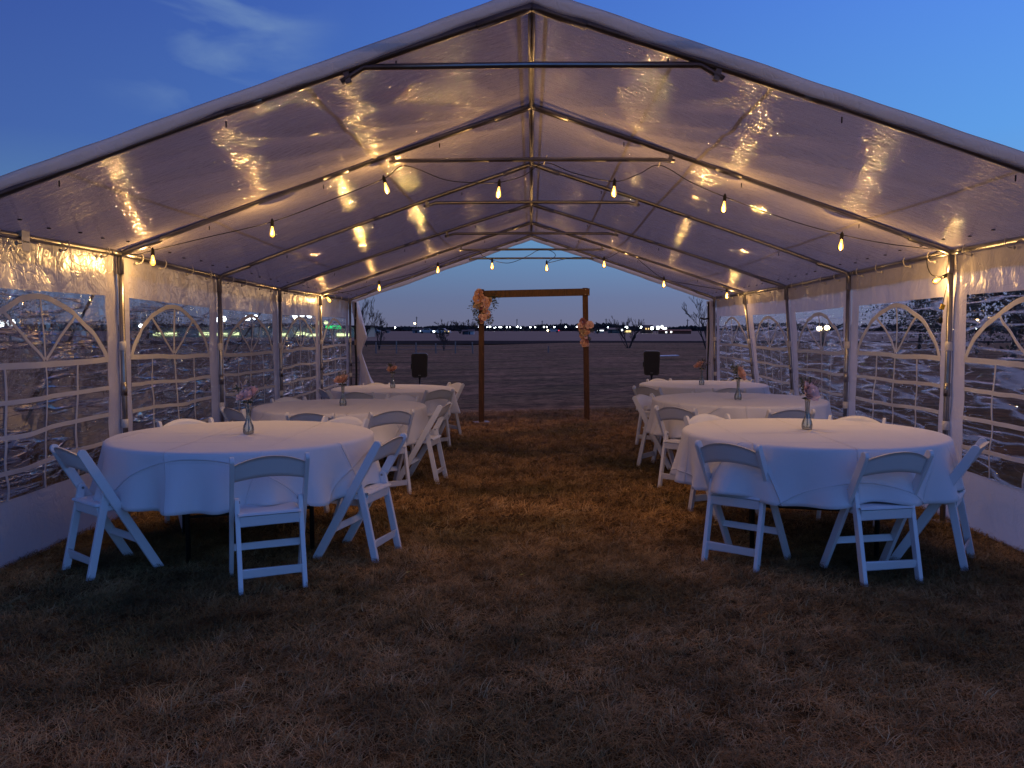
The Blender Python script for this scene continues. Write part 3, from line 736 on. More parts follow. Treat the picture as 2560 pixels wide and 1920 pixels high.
# ================================================================ TABLES, CLOTHS, CHAIRS
TR = .87
def tablecloth(x, y, zb, seed, lap, label, rot):
    r = random.Random(seed); nf = 15+seed % 4; ph = r.uniform(0, 6)
    o = bpy.data.objects.new('tablecloth', None)
    mb = MB(); nt_ = 192; uvs = []
    rings = [0, .2, .4, .6, .75, .84, .862, .875, .882, .884]
    for rr in rings:
        for k in range(nt_):
            a = 2*math.pi*k/nt_; zz = .766
            if rr > .85: zz -= {.862: .001, .875: .006, .882: .014, .884: .024}[rr]
            mb.v.append((rr*math.cos(a), rr*math.sin(a), zz+.0015*nz(math.cos(a)*rr*3+seed, math.sin(a)*rr*3))); uvs.append((rr*math.cos(a)+seed*.13, rr*math.sin(a)+seed*.21))
    nd_ = 14
    for j in range(1, nd_+1):
        t = j/nd_
        for k in range(nt_):
            a = 2*math.pi*k/nt_
            f = .5*math.sin(nf*a+ph+1.4*math.sin(2*a+seed))+.35*math.sin((nf*.5)//1*a+ph*2+math.sin(3*a))+.25*nz(math.cos(a)*4+seed, math.sin(a)*4)
            dr = (.332)+.022*nz(math.cos(a)*2+seed, math.sin(a)*2, 5)
            out = .884+t*.012+(t**1.2)*.074*(f+.26)
            drop = dr*t
            for (la, ld, lw, lz) in lap:             # cloth resting on chair seats, pushed inwards
                q = math.exp(-((math.atan2(math.sin(a-la), math.cos(a-la)))/lw)**2)
                out += .045*q*t
                drop *= 1-.13*q
            out += .006*nz(math.cos(a)*7+t*2, math.sin(a)*7, seed)*t
            mb.v.append((out*math.cos(a), out*math.sin(a), .766-.024-drop)); uvs.append(((.884+drop)*math.cos(a)+seed*.13, (.884+drop)*math.sin(a)+seed*.21))
    tot = len(rings)+nd_
    for i in range(tot-1):
        for k in range(nt_):
            a = i*nt_+k; b = i*nt_+(k+1) % nt_; mb.f.append((a, b, b+nt_, a+nt_))
    ob = mb.build('tablecloth', M['cloth'], None, True)
    uvl = ob.data.uv_layers.new(name='flat')
    for lp in ob.data.loops: uvl.data[lp.index].uv = uvs[lp.vertex_index]
    sd = ob.modifiers.new('thickness', 'SOLIDIFY'); sd.thickness = .0025; sd.offset = -1
    ob.location = (x, y, zb); tag(ob, label, 'tablecloth', 'white round tablecloths'); return ob
def table(x, y, zb, label):
    t = thing('round_table', label, 'table', (x, y, zb), 0, 'round folding tables')
    MB().lathe([(.001, .725), (.86, .725), (.868, .730), (.868, .755), (.86, .760), (.001, .760)], 48).build('tabletop', M['post'], t)
    for k in range(4):
        a = R(45+90*k); px, py = .55*math.cos(a), .55*math.sin(a)
        MB().tube([(px, py, -.01), (px, py, .725)], .016, 10).build('leg', M['black_paint'], t, True)
    for sy in (-1, 1):
        q = .55*math.sin(R(45)); MB().tube([(-q, sy*q, .30), (q, sy*q, .30)], .010, 8).build('leg_brace', M['black_paint'], t, True)
    return t
# folding chair: origin on the ground at the middle of the feet, faces +Y
def chair_parts():
    parts = []
    def post():
        top = Vector((0, -.245, .795)); bot = Vector((0, .215, 0)); d = (top-bot); L = d.length; d.normalize()
        n = Vector((0, d.z, -d.y)); out = []
        w = .027
        out += [(-w, 0), (-w, L*.70)] + [(-w*1.02, L*.86)] + [(w*math.cos(a)*-1, L-.03+w*math.sin(a)) for a in frange(0.3, math.pi-.3, 6)] + [(w*1.02, L*.86), (w, L*.7), (w, 0)]
        return out, n, d, bot
    out, n, d, bot = post()
    for s in (-1, 1):
        mb = MB().prism(out, n, d, Vector((1, 0, 0)), bot+Vector((s*.205, 0, 0)), .024); parts.append(('back_post', mb, 'chair', False))
    # rear legs
    for s in (-1, 1):
        top = Vector((s*.178, -.085, .535)); bt = Vector((s*.178, -.20, 0)); dd = top-bt; L = dd.length; dd.normalize(); nn = Vector((0, dd.z, -dd.y))
        w = .022; ol = [(-w, 0), (-w, L-.02)]+[(-w*math.cos(a), L-.02+w*math.sin(a)) for a in frange(.3, math.pi-.3, 5)]+[(w, L-.02), (w, 0)]
        parts.append(('rear_leg', MB().prism(ol, nn, dd, Vector((1, 0, 0)), bt, .026), 'chair', False))
        parts.append(('bolt', MB().tube([(s*.164, -.086, .510), (s*.160, -.086, .510)], .008, 8), 'bolt', False))
    parts.append(('stretcher', MB().box((0, -.180, .115), (.335, .018, .055), (R(12), 0, 0), .004), 'chair', False))
    parts.append(('stretcher', MB().box((0, .095, .205), (.39, .018, .045), (R(-30), 0, 0), .004), 'chair', False))
    parts.append(('seat_rail', MB().box((0, -.128, .405), (.335, .022, .062), (R(10), 0, 0), .004), 'chair', False))
    parts.append(('seat_rail', MB().box((0, .150, .425), (.385, .02, .045), None, .004), 'chair', False))
    for s in (-1, 1): parts.append(('seat_rail', MB().box((s*.180, .02, .425), (.022, .30, .035), None, .004), 'chair', False))
    mb = MB()
    def sf(u, v): return (u*.175*(1-.05*max(0, v)), .025+v*.175, .452+.010*(1-u**4)*(1-v**4)-.006*(1-u*u)*(1-v*v))
    us_ = frange(-1, 1, 10); mb.grid(sf, us_, us_); mb.grid(lambda u, v: (sf(u, v)[0], sf(u, v)[1], .440), us_, us_)
    n_ = len(us_)
    for k in range(n_-1):
        N = n_*n_
        for a, b in ((k, k+1), ((n_-1)*n_+k, (n_-1)*n_+k+1), (k*n_, (k+1)*n_), (k*n_+n_-1, (k+1)*n_+n_-1)): mb.f.append((a, b, b+N, a+N))
    parts.append(('seat', mb, 'chair', True))
    # arched and slightly hollow back board
    mb = MB(); xs_ = frange(-1, 1, 16); th = .016
    def bf(u, v, side):
        x = u*.194; zt = .745+.052*(1-u*u); zbm = .640+.030*(1-u*u); zz = zbm+(zt-zbm)*v
        yb = .215-.460*zz/.795-.012-.030*(1-u*u); return (x, yb+(th if side else 0)-(.006*math.sin(math.pi*v) if side else 0), zz)
    vs_ = frange(0, 1, 5); mb.grid(lambda u, v: bf(u, v, 0), xs_, vs_); mb.grid(lambda u, v: bf(u, v, 1), xs_, vs_)
    nv = len(vs_); N = len(xs_)*nv
    for k in range(len(xs_)-1):
        for j in (0, nv-1): a, b = k*nv+j, (k+1)*nv+j; mb.f.append((a, b, b+N, a+N))
    parts.append(('backrest', mb, 'chair', True))
    return [(nm, mb_.mesh(nm, M[m_], sm_)) for nm, mb_, m_, sm_ in parts]
CP = chair_parts()
def make_chair():
    t = bpy.data.objects.new('folding_chair', None); C.objects.link(t); t.empty_display_size = .1
    for nm, me_ in CP: 
        o = inst(nm, me_, t)
        if nm in ('back_post', 'rear_leg', 'stretcher', 'seat_rail'):
            bv = o.modifiers.new('bevel', 'BEVEL'); bv.width = .003; bv.segments = 2; bv.limit_method = 'ANGLE'
    return t
proto = make_chair(); used = [False]
def place_chair(x, y, f, label):
    if not used[0]: used[0] = True; t = proto
    else:
        t = proto.copy(); C.objects.link(t)
        for ch in proto.children: c_ = ch.copy(); C.objects.link(c_); c_.parent = t
    t.location = (x, y, zg(x, y)-.006); t.rotation_euler = (R(rnd.uniform(-.6, .6)), R(rnd.uniform(-.8, .8)), R(f-90))
    tag(t, label, 'chair', 'white folding chairs round the tables')
TB = {
 'nl': (-1.984, 5.80, 0.0, 'front left table'), 'ml': (-1.98, 8.78, -.075, 'middle left table'), 'fl': (-1.99, 12.2, -.135, 'rear left table'),
 'nr': (1.96, 5.96, .012, 'front right table'), 'mr': (2.15, 8.82, 0.0, 'middle right table'), 'fr': (2.41, 11.94, -.05, 'rear right table')}
CH = {
 'nl': [(-2.62, 5.16, 50, 'white folding chair seen side-on at the far left, against the tent wall'), (-1.55, 4.93, 113, 'white folding chair with its back to the camera at the front left table'),
        (-1.14, 5.57, 165, 'white folding chair on the aisle side of the front left table, legs splayed'), (-2.56, 6.44, -45, 'white folding chair behind the front left table, by the tent leg'),
        (-1.60, 6.62, -115, 'white folding chair behind the front left table, facing the camera beside the aisle')],
 'ml': [(-2.68, 8.16, 47, 'white folding chair at the middle left table nearest the wall, behind the bud vase'), (-1.94, 7.66, 86, 'white folding chair with dark shaded back at the front of the middle left table'),
        (-1.38, 7.82, 124, 'white folding chair at the front aisle corner of the middle left table'), (-1.10, 8.54, 172, 'white folding chair side-on at the aisle edge of the middle left table'),
        (-2.60, 9.42, -45, 'white folding chair behind the middle left table, on the wall side'), (-1.61, 9.72, -112, 'white folding chair behind the middle left table, on the aisle side')],
 'fl': [(-2.68, 11.85, 30, 'white folding chair at the wall end of the rear left table'), (-2.18, 11.05, 80, 'white folding chair with its back to the camera at the rear left table'),
        (-1.36, 11.42, 128, 'white folding chair at the front aisle corner of the rear left table'), (-1.34, 12.9, -145, 'white folding chair at the rear aisle corner of the rear left table'),
        (-2.39, 13.2, -72, 'white folding chair behind the rear left table, facing the camera')],
 'nr': [(1.38, 5.45, 50, 'white folding chair on the aisle side of the front right table, back to the camera'), (2.08, 5.14, 101, 'white folding chair nearest the camera at the front right table'),
        (2.62, 5.50, 147, 'white folding chair leaning towards the right tent wall at the front right table'), (1.56, 6.86, -65, 'white folding chair behind the front right table, on the aisle side'),
        (2.53, 6.72, -118, 'white folding chair behind the front right table, by the tent wall')],
 'mr': [(1.50, 8.15, 50, 'white folding chair on the aisle side of the middle right table, back to the camera'), (2.30, 7.86, 97, 'white folding chair at the front of the middle right table, behind the bud vase'),
        (1.46, 9.45, -35, 'white folding chair with bright inner back at the aisle side of the middle right table'), (2.86, 9.36, -145, 'white folding chair between the middle right table and the tent wall'),
        (2.10, 9.78, -88, 'white folding chair behind the middle right table, facing the camera')],
 'fr': [(2.48, 10.98, 94, 'white folding chair with dark back at the front of the rear right table'), (1.68, 11.36, 45, 'white folding chair on the aisle side of the rear right table'),
        (2.05, 12.82, -66, 'white folding chair behind the rear right table, beside the aisle'), (2.95, 12.60, -140, 'white folding chair behind the rear right table, by the tent wall')]}
for si, (k, (x, y, zb, nm)) in enumerate(TB.items()):
    t_ = table(x, y, zb, 'round folding table with black legs under a white cloth, %s' % nm)
    t_.rotation_euler[2] = R((24, 20, 10, -14, 8, 22)[si])
    lap = [(math.atan2(cy-y, cx-x), 0, .23, 0) for cx, cy, f, l in CH[k]]
    tablecloth(x, y, zb, si+3, lap, 'white cloth with ironed creases draped over the %s' % nm, 0)
    for cx, cy, f, l in CH[k]: place_chair(cx, cy, f, l)

# ---------------------------------------------------------------- vases and roses
vprof = [(.001, 0), (.030, 0), (.036, .012), (.0385, .035), (.034, .060), (.022, .085), (.016, .115), (.0145, .150), (.017, .190), (.022, .222)]
vas = MB().lathe(vprof+[(.0205, .222), (.0155, .190), (.0130, .150), (.0145, .115), (.020, .086), (.031, .060), (.0355, .035), (.033, .014), (.001, .010)], 20).mesh('vase', M['vase'], True)
wat = MB().lathe([(.001, .012), (.032, .015), (.0345, .035), (.030, .060), (.0195, .086), (.0140, .112), (.001, .112)], 16).mesh('water', M['water'], True)
def petal_mesh(w, h, cup, m):
    mb = MB()
    def f(u, v):
        ww = w*math.sin(math.pi*(.12+.70*v))**.6; x = u*ww; a = u*1.0
        return (x, cup*math.cos(a)*(.25+v)*.9-(.35*h*max(0, v-.7)**1.2)*-1.0-.012*0, h*v*(1-.12*u*u))
    mb.grid(f, frange(-1, 1, 6), frange(0, 1, 5)); return mb.mesh('petal', m, True)
petals = {}
def pm(m):
    if m not in petals: petals[m] = [petal_mesh(.012, .030, .006, M[m]), petal_mesh(.021, .034, .014, M[m]), petal_mesh(.030, .038, .024, M[m])]
    return petals[m]
def rose(parent, loc, tilt, s, m='petal'):
    core = MB().lathe([(.001, .034), (.006, .034), (.010, .022), (.011, .008), (.004, 0)], 10).build('rose', M[m], parent, True)
    core.location = loc; core.rotation_euler = tilt; core.scale = (s,)*3
    r = random.Random(int(abs(loc[0])*1e4)+5)
    for lay, (n, off, ti) in enumerate(((5, .005, -14), (7, .008, 6), (9, .010, 26))):
        for k in range(n):
            a = 2*math.pi*k/n+lay*.5+r.uniform(-.15, .15)
            inst('petal', pm(m)[lay], core, (-math.sin(a)*off, math.cos(a)*off, r.uniform(-.002, .003)), (R(-ti+r.uniform(-8, 8)), 0, a))
    return core
def sprig(parent, base, d, L, m, n, seed, nm, leaf=.008):
    r = random.Random(seed); mb = MB()
    d = Vector(d).normalized(); 
    for b in range(5):
        q = (d+Vector((r.gauss(0, .25), r.gauss(0, .25), r.gauss(0, .1)))).normalized()
        mb.tube([base, base+q*L*.5, base+q*L+Vector((r.gauss(0, .01), r.gauss(0, .01), 0))], .0012, 4)
        for k in range(n):
            c_ = base+q*L*r.uniform(.3, 1.05)+Vector((r.gauss(0, .014), r.gauss(0, .014), r.gauss(0, .008)))
            w = leaf*r.uniform(.5, 1.2); e = Euler((r.uniform(0, 6), r.uniform(0, 6), 0)).to_matrix()
            mb.add([c_+e @ Vector((-w, 0, 0)), c_+e @ Vector((0, -w*.5, w*.2)), c_+e @ Vector((w, 0, 0)), c_+e @ Vector((0, w*.5, w*.2))], [(0, 1, 2, 3)])
    o = mb.build(nm, M[m], parent); o['kind'] = 'stuff'; return o
VS = [('nl', (537, 938), 'front left table', 'petal', (.01, .02), -22, (-.25, .1)), ('ml', (741, 877), 'middle left table', 'petal_peach', (-.005, .01), -14, (.25, 0)), ('fl', (848.5, 838.6), 'rear left table', 'petal_peach', (0, .015), -10, (-.1, 0)),
      ('nr', (1743, 928), 'front right table', 'petal', (0, .01), 30, (.2, 0)), ('mr', (1594, 864.6), 'middle right table', 'petal_peach', (.01, .01), 45, (.05, 0)), ('fr', (1515.6, 832), 'rear right table', 'petal_peach', (-.035, .01), -40, (.45, 0))]
for vi, (k, (dx, dy), nm, pmn, off, tl_, sd) in enumerate(VS):
    zt = TB[k][2]+.7665; r_ = ray(dx, dy); t_ = (zt-H)/r_[2]; loc = Vector((r_[0]*t_, r_[1]*t_, zt))
    v = thing('bud_vase', 'clear glass bud vase half full of water on the %s' % nm, 'vase', loc, 0, 'glass bud vases on the tables')
    inst('vase_glass', vas, v); inst('water', wat, v)
    f = thing('rose_stem', 'single blush rose with sprigs standing in the vase on the %s' % nm, 'flower', loc, 0, 'roses in the bud vases')
    top = Vector((off[0], -.012, .262))
    MB().tube([(0, 0, .015), (.004, .002, .12), (.002, 0, .20), top], .0028, 5).build('stem', M['stem'], f)
    MB().tube([(.006, .004, .03), (-.005, .003, .12), (-.004, .004, .2)], .0022, 5).build('stem', M['stem'], f)
    rose(f, top, (R(62 if vi in (3, 4) else 32), R(tl_*.4), R(tl_)), 1.5, pmn)
    b = Vector((0, .01, .21)); sprig(f, b, (sd[0]-.25, .1, 1), .15, 'leaf', 26, 30+vi, 'greenery', .011)
    sprig(f, b, (sd[0]+.15, .15, 1), .15, 'sprig_mauve', 14, 50+vi, 'filler_flowers', .006)
    sprig(f, b, (sd[0], .0, 1), .165, 'sprig_white', 7, 70+vi, 'white_buds', .004)
    for q in (-1, 1):
        mb = MB(); mb.add([(0, 0, .22), (q*.02, -.01, .235), (q*.05, -.015, .225), (q*.022, -.02, .215)], [(0, 1, 2, 3)]); mb.build('leaf', M['leaf'], f)

# ================================================================ WEDDING ARCH
ay = 14.87; gl_ = P(1040, 912, ay); gr_ = P(1268, 908, ay); zl_ = zg(gl_.x, ay)
arch = thing('wedding_arch', 'tall square arch of stained brown timber standing at the end of the aisle', 'arch', ((gl_.x+gr_.x)/2, ay, zl_))
hw = (gr_.x-gl_.x)/2; zt = P(1040, 625, ay).z-zl_
def post_(x0, x1, top, nm):
    mb = MB(); mb.box((0, 0, 0), (.092, .092, 1), None, .004); 
    mb.v = [(v[0]+x0+(x1-x0)*(v[2]+.5), v[1], (v[2]+.5)*top) for v in mb.v]; mb.build(nm, M['wood'], arch)
post_(-hw, P(1040, 625, ay).x-arch.location.x, zt, 'post'); post_(hw, P(1264, 622, ay).x-arch.location.x, P(1264, 622, ay).z-zl_, 'post')
b0 = P(1046, 636, ay)-arch.location; b1 = P(1273, 631, ay)-arch.location
mb = MB().box((0, 0, 0), (1, .04, .125), None, .003); mb.v = [(b0.x+(b1.x-b0.x)*(v[0]+.5), v[1]-.072, (b0.z+(b1.z-b0.z)*(v[0]+.5))+v[2]) for v in mb.v]
bm_ = mb.build('beam', M['wood'], arch)
for dz_ in (-.04, .04): MB().tube([(b1.x-.07, -.09, b1.z+dz_), (b1.x-.07, -.096, b1.z+dz_)], .007, 8).build('bolt', M['bolt'], arch)
for s in (-1, 1): MB().box((s*hw, 0, .008), (.26, .26, .01), (0, s*.05, .3)).build('base_plate', M['steel'], arch)

def rose_joined(m, seed):
    r = random.Random(seed); mb = MB()
    for lay, (n, off, ti, sz) in enumerate(((4, .004, -5, .6), (6, .008, 20, .85), (8, .010, 50, 1.05))):
        src = pm(m)[lay]
        for k in range(n):
            a = 2*math.pi*k/n+lay*.6+r.uniform(-.2, .2); M3 = Matrix.Rotation(a, 3, 'Z') @ Matrix.Rotation(R(-ti+r.uniform(-12, 12)), 3, 'X')
            o_ = Vector((-math.sin(a)*off, math.cos(a)*off, 0))
            mb.add([o_+M3 @ (v.co*sz) for v in src.vertices], [tuple(p.vertices) for p in src.polygons])
    return mb.mesh('rose', M[m], True)
RJ = {m: [rose_joined(m, 3), rose_joined(m, 9)] for m in ('petal', 'petal_peach', 'petal_cream', 'petal_mauve')}
def garland(label, pts, leaves, seed):
    r = random.Random(seed); c0 = P(pts[0][0], pts[0][1], ay-.12)
    t = thing('flower_garland', label, 'flowers', c0, 0, 'flower garlands on the wedding arch')
    for (dx, dy, sz, m) in pts:
        p = P(dx, dy, ay-.13-r.uniform(0, .05))-c0; p.y = -r.uniform(0, .06)
        inst('rose', RJ[m][r.randint(0, 1)], t, p, (R(75+r.uniform(-30, 25)), 0, R(r.uniform(-40, 40))), sz*.80)
        m2 = r.choice(['petal', 'petal_cream', 'petal_mauve', 'petal_peach']); inst('rose', RJ[m2][r.randint(0, 1)], t, p+Vector((r.uniform(-.05, .05), r.uniform(-.01, .03), r.uniform(-.06, .05))), (R(75+r.uniform(-50, 35)), 0, R(r.uniform(-60, 60))), sz*r.uniform(.4, .62))
    mb = MB()
    for (dx, dy, rad, n, dirx, dirz) in leaves:
        p0 = P(dx, dy, ay-.10)-c0
        for k in range(n):
            q = p0+Vector((r.gauss(0, rad*.62), r.uniform(-.03, .05), r.gauss(0, rad*.75)))
            d = Vector((dirx+r.gauss(0, .5), r.gauss(0, .3)-.2, dirz+r.gauss(0, .5))).normalized(); L = r.uniform(.022, .045); sd_ = d.orthogonal().normalized()*L*.26
            mb.add([q, q+d*L*.5+sd_, q+d*L, q+d*L*.5-sd_], [(0, 1, 2, 3)])
    mb.build('leaves', M['leaf'], t, kind='stuff'); return t
pk = ['petal', 'petal_peach', 'petal_cream', 'petal_mauve']
garland('full cluster of peach and blush roses with dusty leaves on the arch corner at left',
  [(1034, 634, 1.9, 'petal_peach'), (1041, 640, 1.2, 'petal_peach'), (1033, 648, 1.7, 'petal_peach'), (1048, 648, 1.35, 'petal'), (1040, 656, 1.3, 'petal'), (1029, 660, 1.5, 'petal_cream'), (1053, 655, 1.5, 'petal_peach'),
   (1058, 648, 1.0, 'petal_cream'), (1051, 663, 1.2, 'petal'), (1038, 666, 1.0, 'petal_mauve'), (1048, 672, 1.0, 'petal_peach'), (1045, 677, 1.1, 'petal_cream'), (1053, 676, 1.1, 'petal'), (1046, 686, 1.3, 'petal'), (1040, 690, 1.2, 'petal_mauve'), (1051, 686, 1.3, 'petal_cream'), (1038, 683, .9, 'petal')],
  [(1060, 645, .05, 60, 1, .3), (1066, 655, .05, 55, 1, -.3), (1026, 658, .06, 60, -1, 0), (1028, 672, .05, 70, -.8, -.6), (1034, 690, .06, 90, -.4, -1), (1055, 690, .05, 80, .5, -1), (1045, 668, .08, 120, 0, -.3), (1070, 640, .05, 40, 1, 0)], 4)
garland('trailing cluster of cream and pink roses halfway up the right arch post',
  [(1259, 695, 1.5, 'petal_mauve'), (1254, 703, 1.2, 'petal'), (1262, 703, 1.5, 'petal_cream'), (1273, 702, 1.7, 'petal'), (1256, 711, 1.4, 'petal_peach'), (1266, 712, 1.2, 'petal_mauve'), (1261, 718, 1.6, 'petal_cream'), (1268, 718, 1.2, 'petal_peach'),
   (1257, 725, 1.0, 'petal_peach'), (1265, 726, 1.1, 'petal'), (1260, 732, .9, 'petal_peach'), (1266, 733, .9, 'petal_mauve'), (1259, 739, 1.1, 'petal'), (1265, 741, 1.0, 'petal_peach'), (1261, 745, .95, 'petal_peach'), (1268, 744, .9, 'petal')],
  [(1275, 712, .04, 50, .8, -.3), (1254, 716, .03, 25, -.8, -.2), (1264, 728, .05, 60, .2, -.5), (1270, 733, .02, 20, .7, .1)], 6)

# ================================================================ LOUDSPEAKERS
def speaker(dx0, dx1, dy0, dy1, Y, lb, lb2, yaw):
    a = P(dx0, dy1, Y); b = P(dx1, dy0, Y); cx = (a.x+b.x)/2; w, h = b.x-a.x, b.z-a.z
    t = thing('loudspeaker', lb, 'speaker', (cx, Y, a.z), R(yaw), 'black loudspeakers beyond the tent')
    ol = []
    for (sx_, sz_, a0) in ((1, 1, 0), (-1, 1, 90), (-1, -1, 180), (1, -1, 270)):
        rr = w*.16
        for k in range(6):
            an = R(a0+90*k/5); ol.append((sx_*(w/2*(1 if sz_ > 0 else .93)-rr)+rr*math.cos(an), h/2+sz_*(h/2-rr)+rr*math.sin(an)))
    MB().prism(ol, (1, 0, 0), (0, 0, 1), (0, 1, 0), (0, 0, 0), w*.8).build('cabinet', M['speaker'], t)
    MB().prism([(x_*.86, h/2+(z_-h/2)*.90) for x_, z_ in ol], (1, 0, 0), (0, 0, 1), (0, 1, 0), (0, -w*.4-.004, 0), .012).build('grille', M['grille'], t)
    MB().box((0, -w*.4-.013, h*.10), (w*.16, .004, h*.018)).build('badge', M['badge'], t)
    MB().box((-w/2-.004, 0, h*.45), (.016, w*.3, h*.22)).build('handle', M['speaker'], t)
    MB().tube([(0, 0, -.03), (0, 0, .01)], .024, 10).build('pole_cup', M['speaker'], t)
    g0 = zg(cx, Y); s_ = thing('speaker_stand', lb2, 'stand', (cx, Y, g0), 0, 'speaker stands on the grass'); hz = a.z-g0
    MB().tube([(0, 0, .12), (0, 0, hz-.03)], .017, 10).build('pole', M['black_paint'], s_, True)
    MB().lathe([(.018, hz*.42), (.034, hz*.42), (.034, hz*.50), (.018, hz*.50)], 10).build('collar', M['black_paint'], s_)
    for k in range(3):
        an = R(90+120*k); MB().tube([(.02*math.cos(an), .02*math.sin(an), hz*.42), (.38*math.cos(an), .38*math.sin(an), 0)], .011, 6).build('leg', M['black_paint'], s_, True)
speaker(889, 924, 763, 815, 16.5, 'black loudspeaker left of the arch, on a stand in the grass', 'black stand carrying the loudspeaker left of the arch', 6)
speaker(1390, 1425.6, 758, 810, 16.5, 'black loudspeaker right of the arch, on a stand in the grass', 'black stand carrying the loudspeaker right of the arch', -8)
q0 = S(1665, 890, 42); tag(MB().box((q0.x+.1, 42, q0.z+.02), (.95, .6, .035), (0, -.02, .1)).build('board', principled('pale_board', (.55, .60, .66), .4)), 'pale flat board lying in the dark grass behind the right loudspeaker', 'board')

# ================================================================ BACKGROUND
zf = -.035
def tree(name, base, stems, label, seed, cat='tree', depth=4, spread=.5, thick=.05, group='bare trees beyond the tent', twl=1.0, tk=1):
    r = random.Random(seed); t = thing(name, label, cat, base, 0, group)
    tr, cr = MB(), MB()
    def br(p, d, L, rad, dep):
        pts = [p]; rs = [rad]; n = 4; dd = d.copy()
        for k in range(n):
            dd = (dd+Vector((r.gauss(0, .10), r.gauss(0, .10), r.gauss(.05, .06)))).normalized(); pts.append(pts[-1]+dd*L/n); rs.append(rad*(1-.5*(k+1)/n))
        (tr if dep >= depth-1 else cr).tube(pts, [max(q, .011*tk) for q in rs], 5 if dep > 1 else 3, False)
        if dep == 0: return
        for k in range(3 if dep > 1 else 4):
            i = r.randint(1, n); ax = Vector((r.gauss(0, 1), r.gauss(0, 1), r.gauss(0, .3))).normalized()
            nd2 = (dd+ax*spread*r.uniform(.5, 1.2)); nd2.z = abs(nd2.z)*.9+.12; nd2.normalize()
            br(pts[i], nd2, L*r.uniform(.5, .75)*twl, rs[i]*.62, dep-1)
    for (dx_, dz_, L, rad) in stems:
        br(Vector((0, 0, 0)), Vector((dx_, r.uniform(-.2, .2), dz_)).normalized(), L, rad, depth)
    tr.build('trunk', M['bark'], t, True); cr.build('crown', M['twig'], t)
    return t
def gb(px, py):
    r_ = ray(px*2212/2560, py*1659/1920); t = (-.155-H)/r_[2]; return Vector((r_[0]*t, r_[1]*t, -.165))
tree('bare_tree', gb(1571, 874), [(-.35, 1, 1.5, .055), (.45, 1, 1.5, .06), (.12, 1, 1.2, .045), (-.9, 1.1, 1.2, .03)], 'leafless vase-shaped tree alone in the field right of the arch', 5, spread=.45, thick=.05)
tree('bare_tree', gb(1768, 877), [(-.5, 1, 1.9, .07), (.1, 1, 2.0, .08), (-.15, 1, 1.6, .05), (.5, 1, 1.7, .05)], 'leafless spreading tree close to the rear right curtain', 8, spread=.5)
tree('bare_tree', gb(916, 866), [(0, 1, 1.9, .06), (.05, 1, 1.2, .03), (-.1, 1, 1.2, .03)], 'slim upright leafless tree just right of the left curtain', 12, spread=.5, twl=.85)
tree('bare_tree', gb(948, 874), [(-.05, 1, 1.9, .05), (.18, 1, 1.8, .05), (.3, 1, 1.3, .03)], 'twin-stemmed leafless tree second from the left curtain', 14, spread=.55, twl=.9)
tree('bare_tree', gb(893, 872), [(.0, 1, 2.3, .08), (.25, 1, 1.9, .05)], 'leafless tree half hidden by the left curtain', 19, spread=.55)
tree('bare_tree', gb(1110, 876), [(0, 1, .9, .035), (.3, 1, .8, .02), (-.3, 1, .8, .02)], 'small leafless shrub-like tree before the fence left of the arch', 21, spread=.8)
def far_tree(px, py0, py1, Y, seed, lb, n=5, sp=.6):
    h = (py0-py1)/2125*Y; b = S(px, py0, Y); b.z = zf
    tree('bare_tree', b, [((k-(n-1)/2)*.35, 1, h*.55, h*.022) for k in range(n)], lb, seed, spread=sp, depth=3, group='far bare trees on the horizon', twl=1.0, tk=3.5)
far_tree(1150, 832, 800, 230, 31, 'round far leafless tree behind the white shed'); far_tree(1112, 832, 798, 230, 32, 'feathery far leafless trees left of the round one', 4, .4)
far_tree(1184, 832, 806, 230, 33, 'low round far tree just left of the arch post', 5); far_tree(1494, 826, 808, 230, 35, 'small far tree just right of the arch post')
# far treeline
def treeline():
    r = random.Random(3); mb = MB()
    for k in range(16000):
        x = r.uniform(-330, 330); y = 420+r.uniform(-10, 30); hgt = 1.5+1.7*sm(-.3, .5, nz(x*.02, 1))+.9*nz(x*.12, 5)+r.uniform(-.2, .3)
        hgt *= 1.0+.5*sm(60, 200, abs(x))
        zz = r.uniform(0, 1)**.7*hgt; w = r.uniform(.5, 1.4); a = r.uniform(0, 3.14)
        dx_, dy_ = math.cos(a)*w, math.sin(a)*w
        mb.add([(x-dx_, y-dy_, zf+zz-.3), (x+dx_, y+dy_, zf+zz-.3), (x+dx_*.3, y+dy_*.3, zf+zz+w*.7)], [(0, 1, 2)])
    mb.grid(lambda x, z_: (x, 451+3*nz(x*.1, 2), zf+z_*(1.8+.9*nz(x*.05, 7))), frange(-360, 360, 200), [0, .5, 1])
    o = mb.build('far_treeline', M['far_wood'], None, kind='stuff'); tag(o, 'dark low treeline along the whole horizon', 'treeline')
treeline()
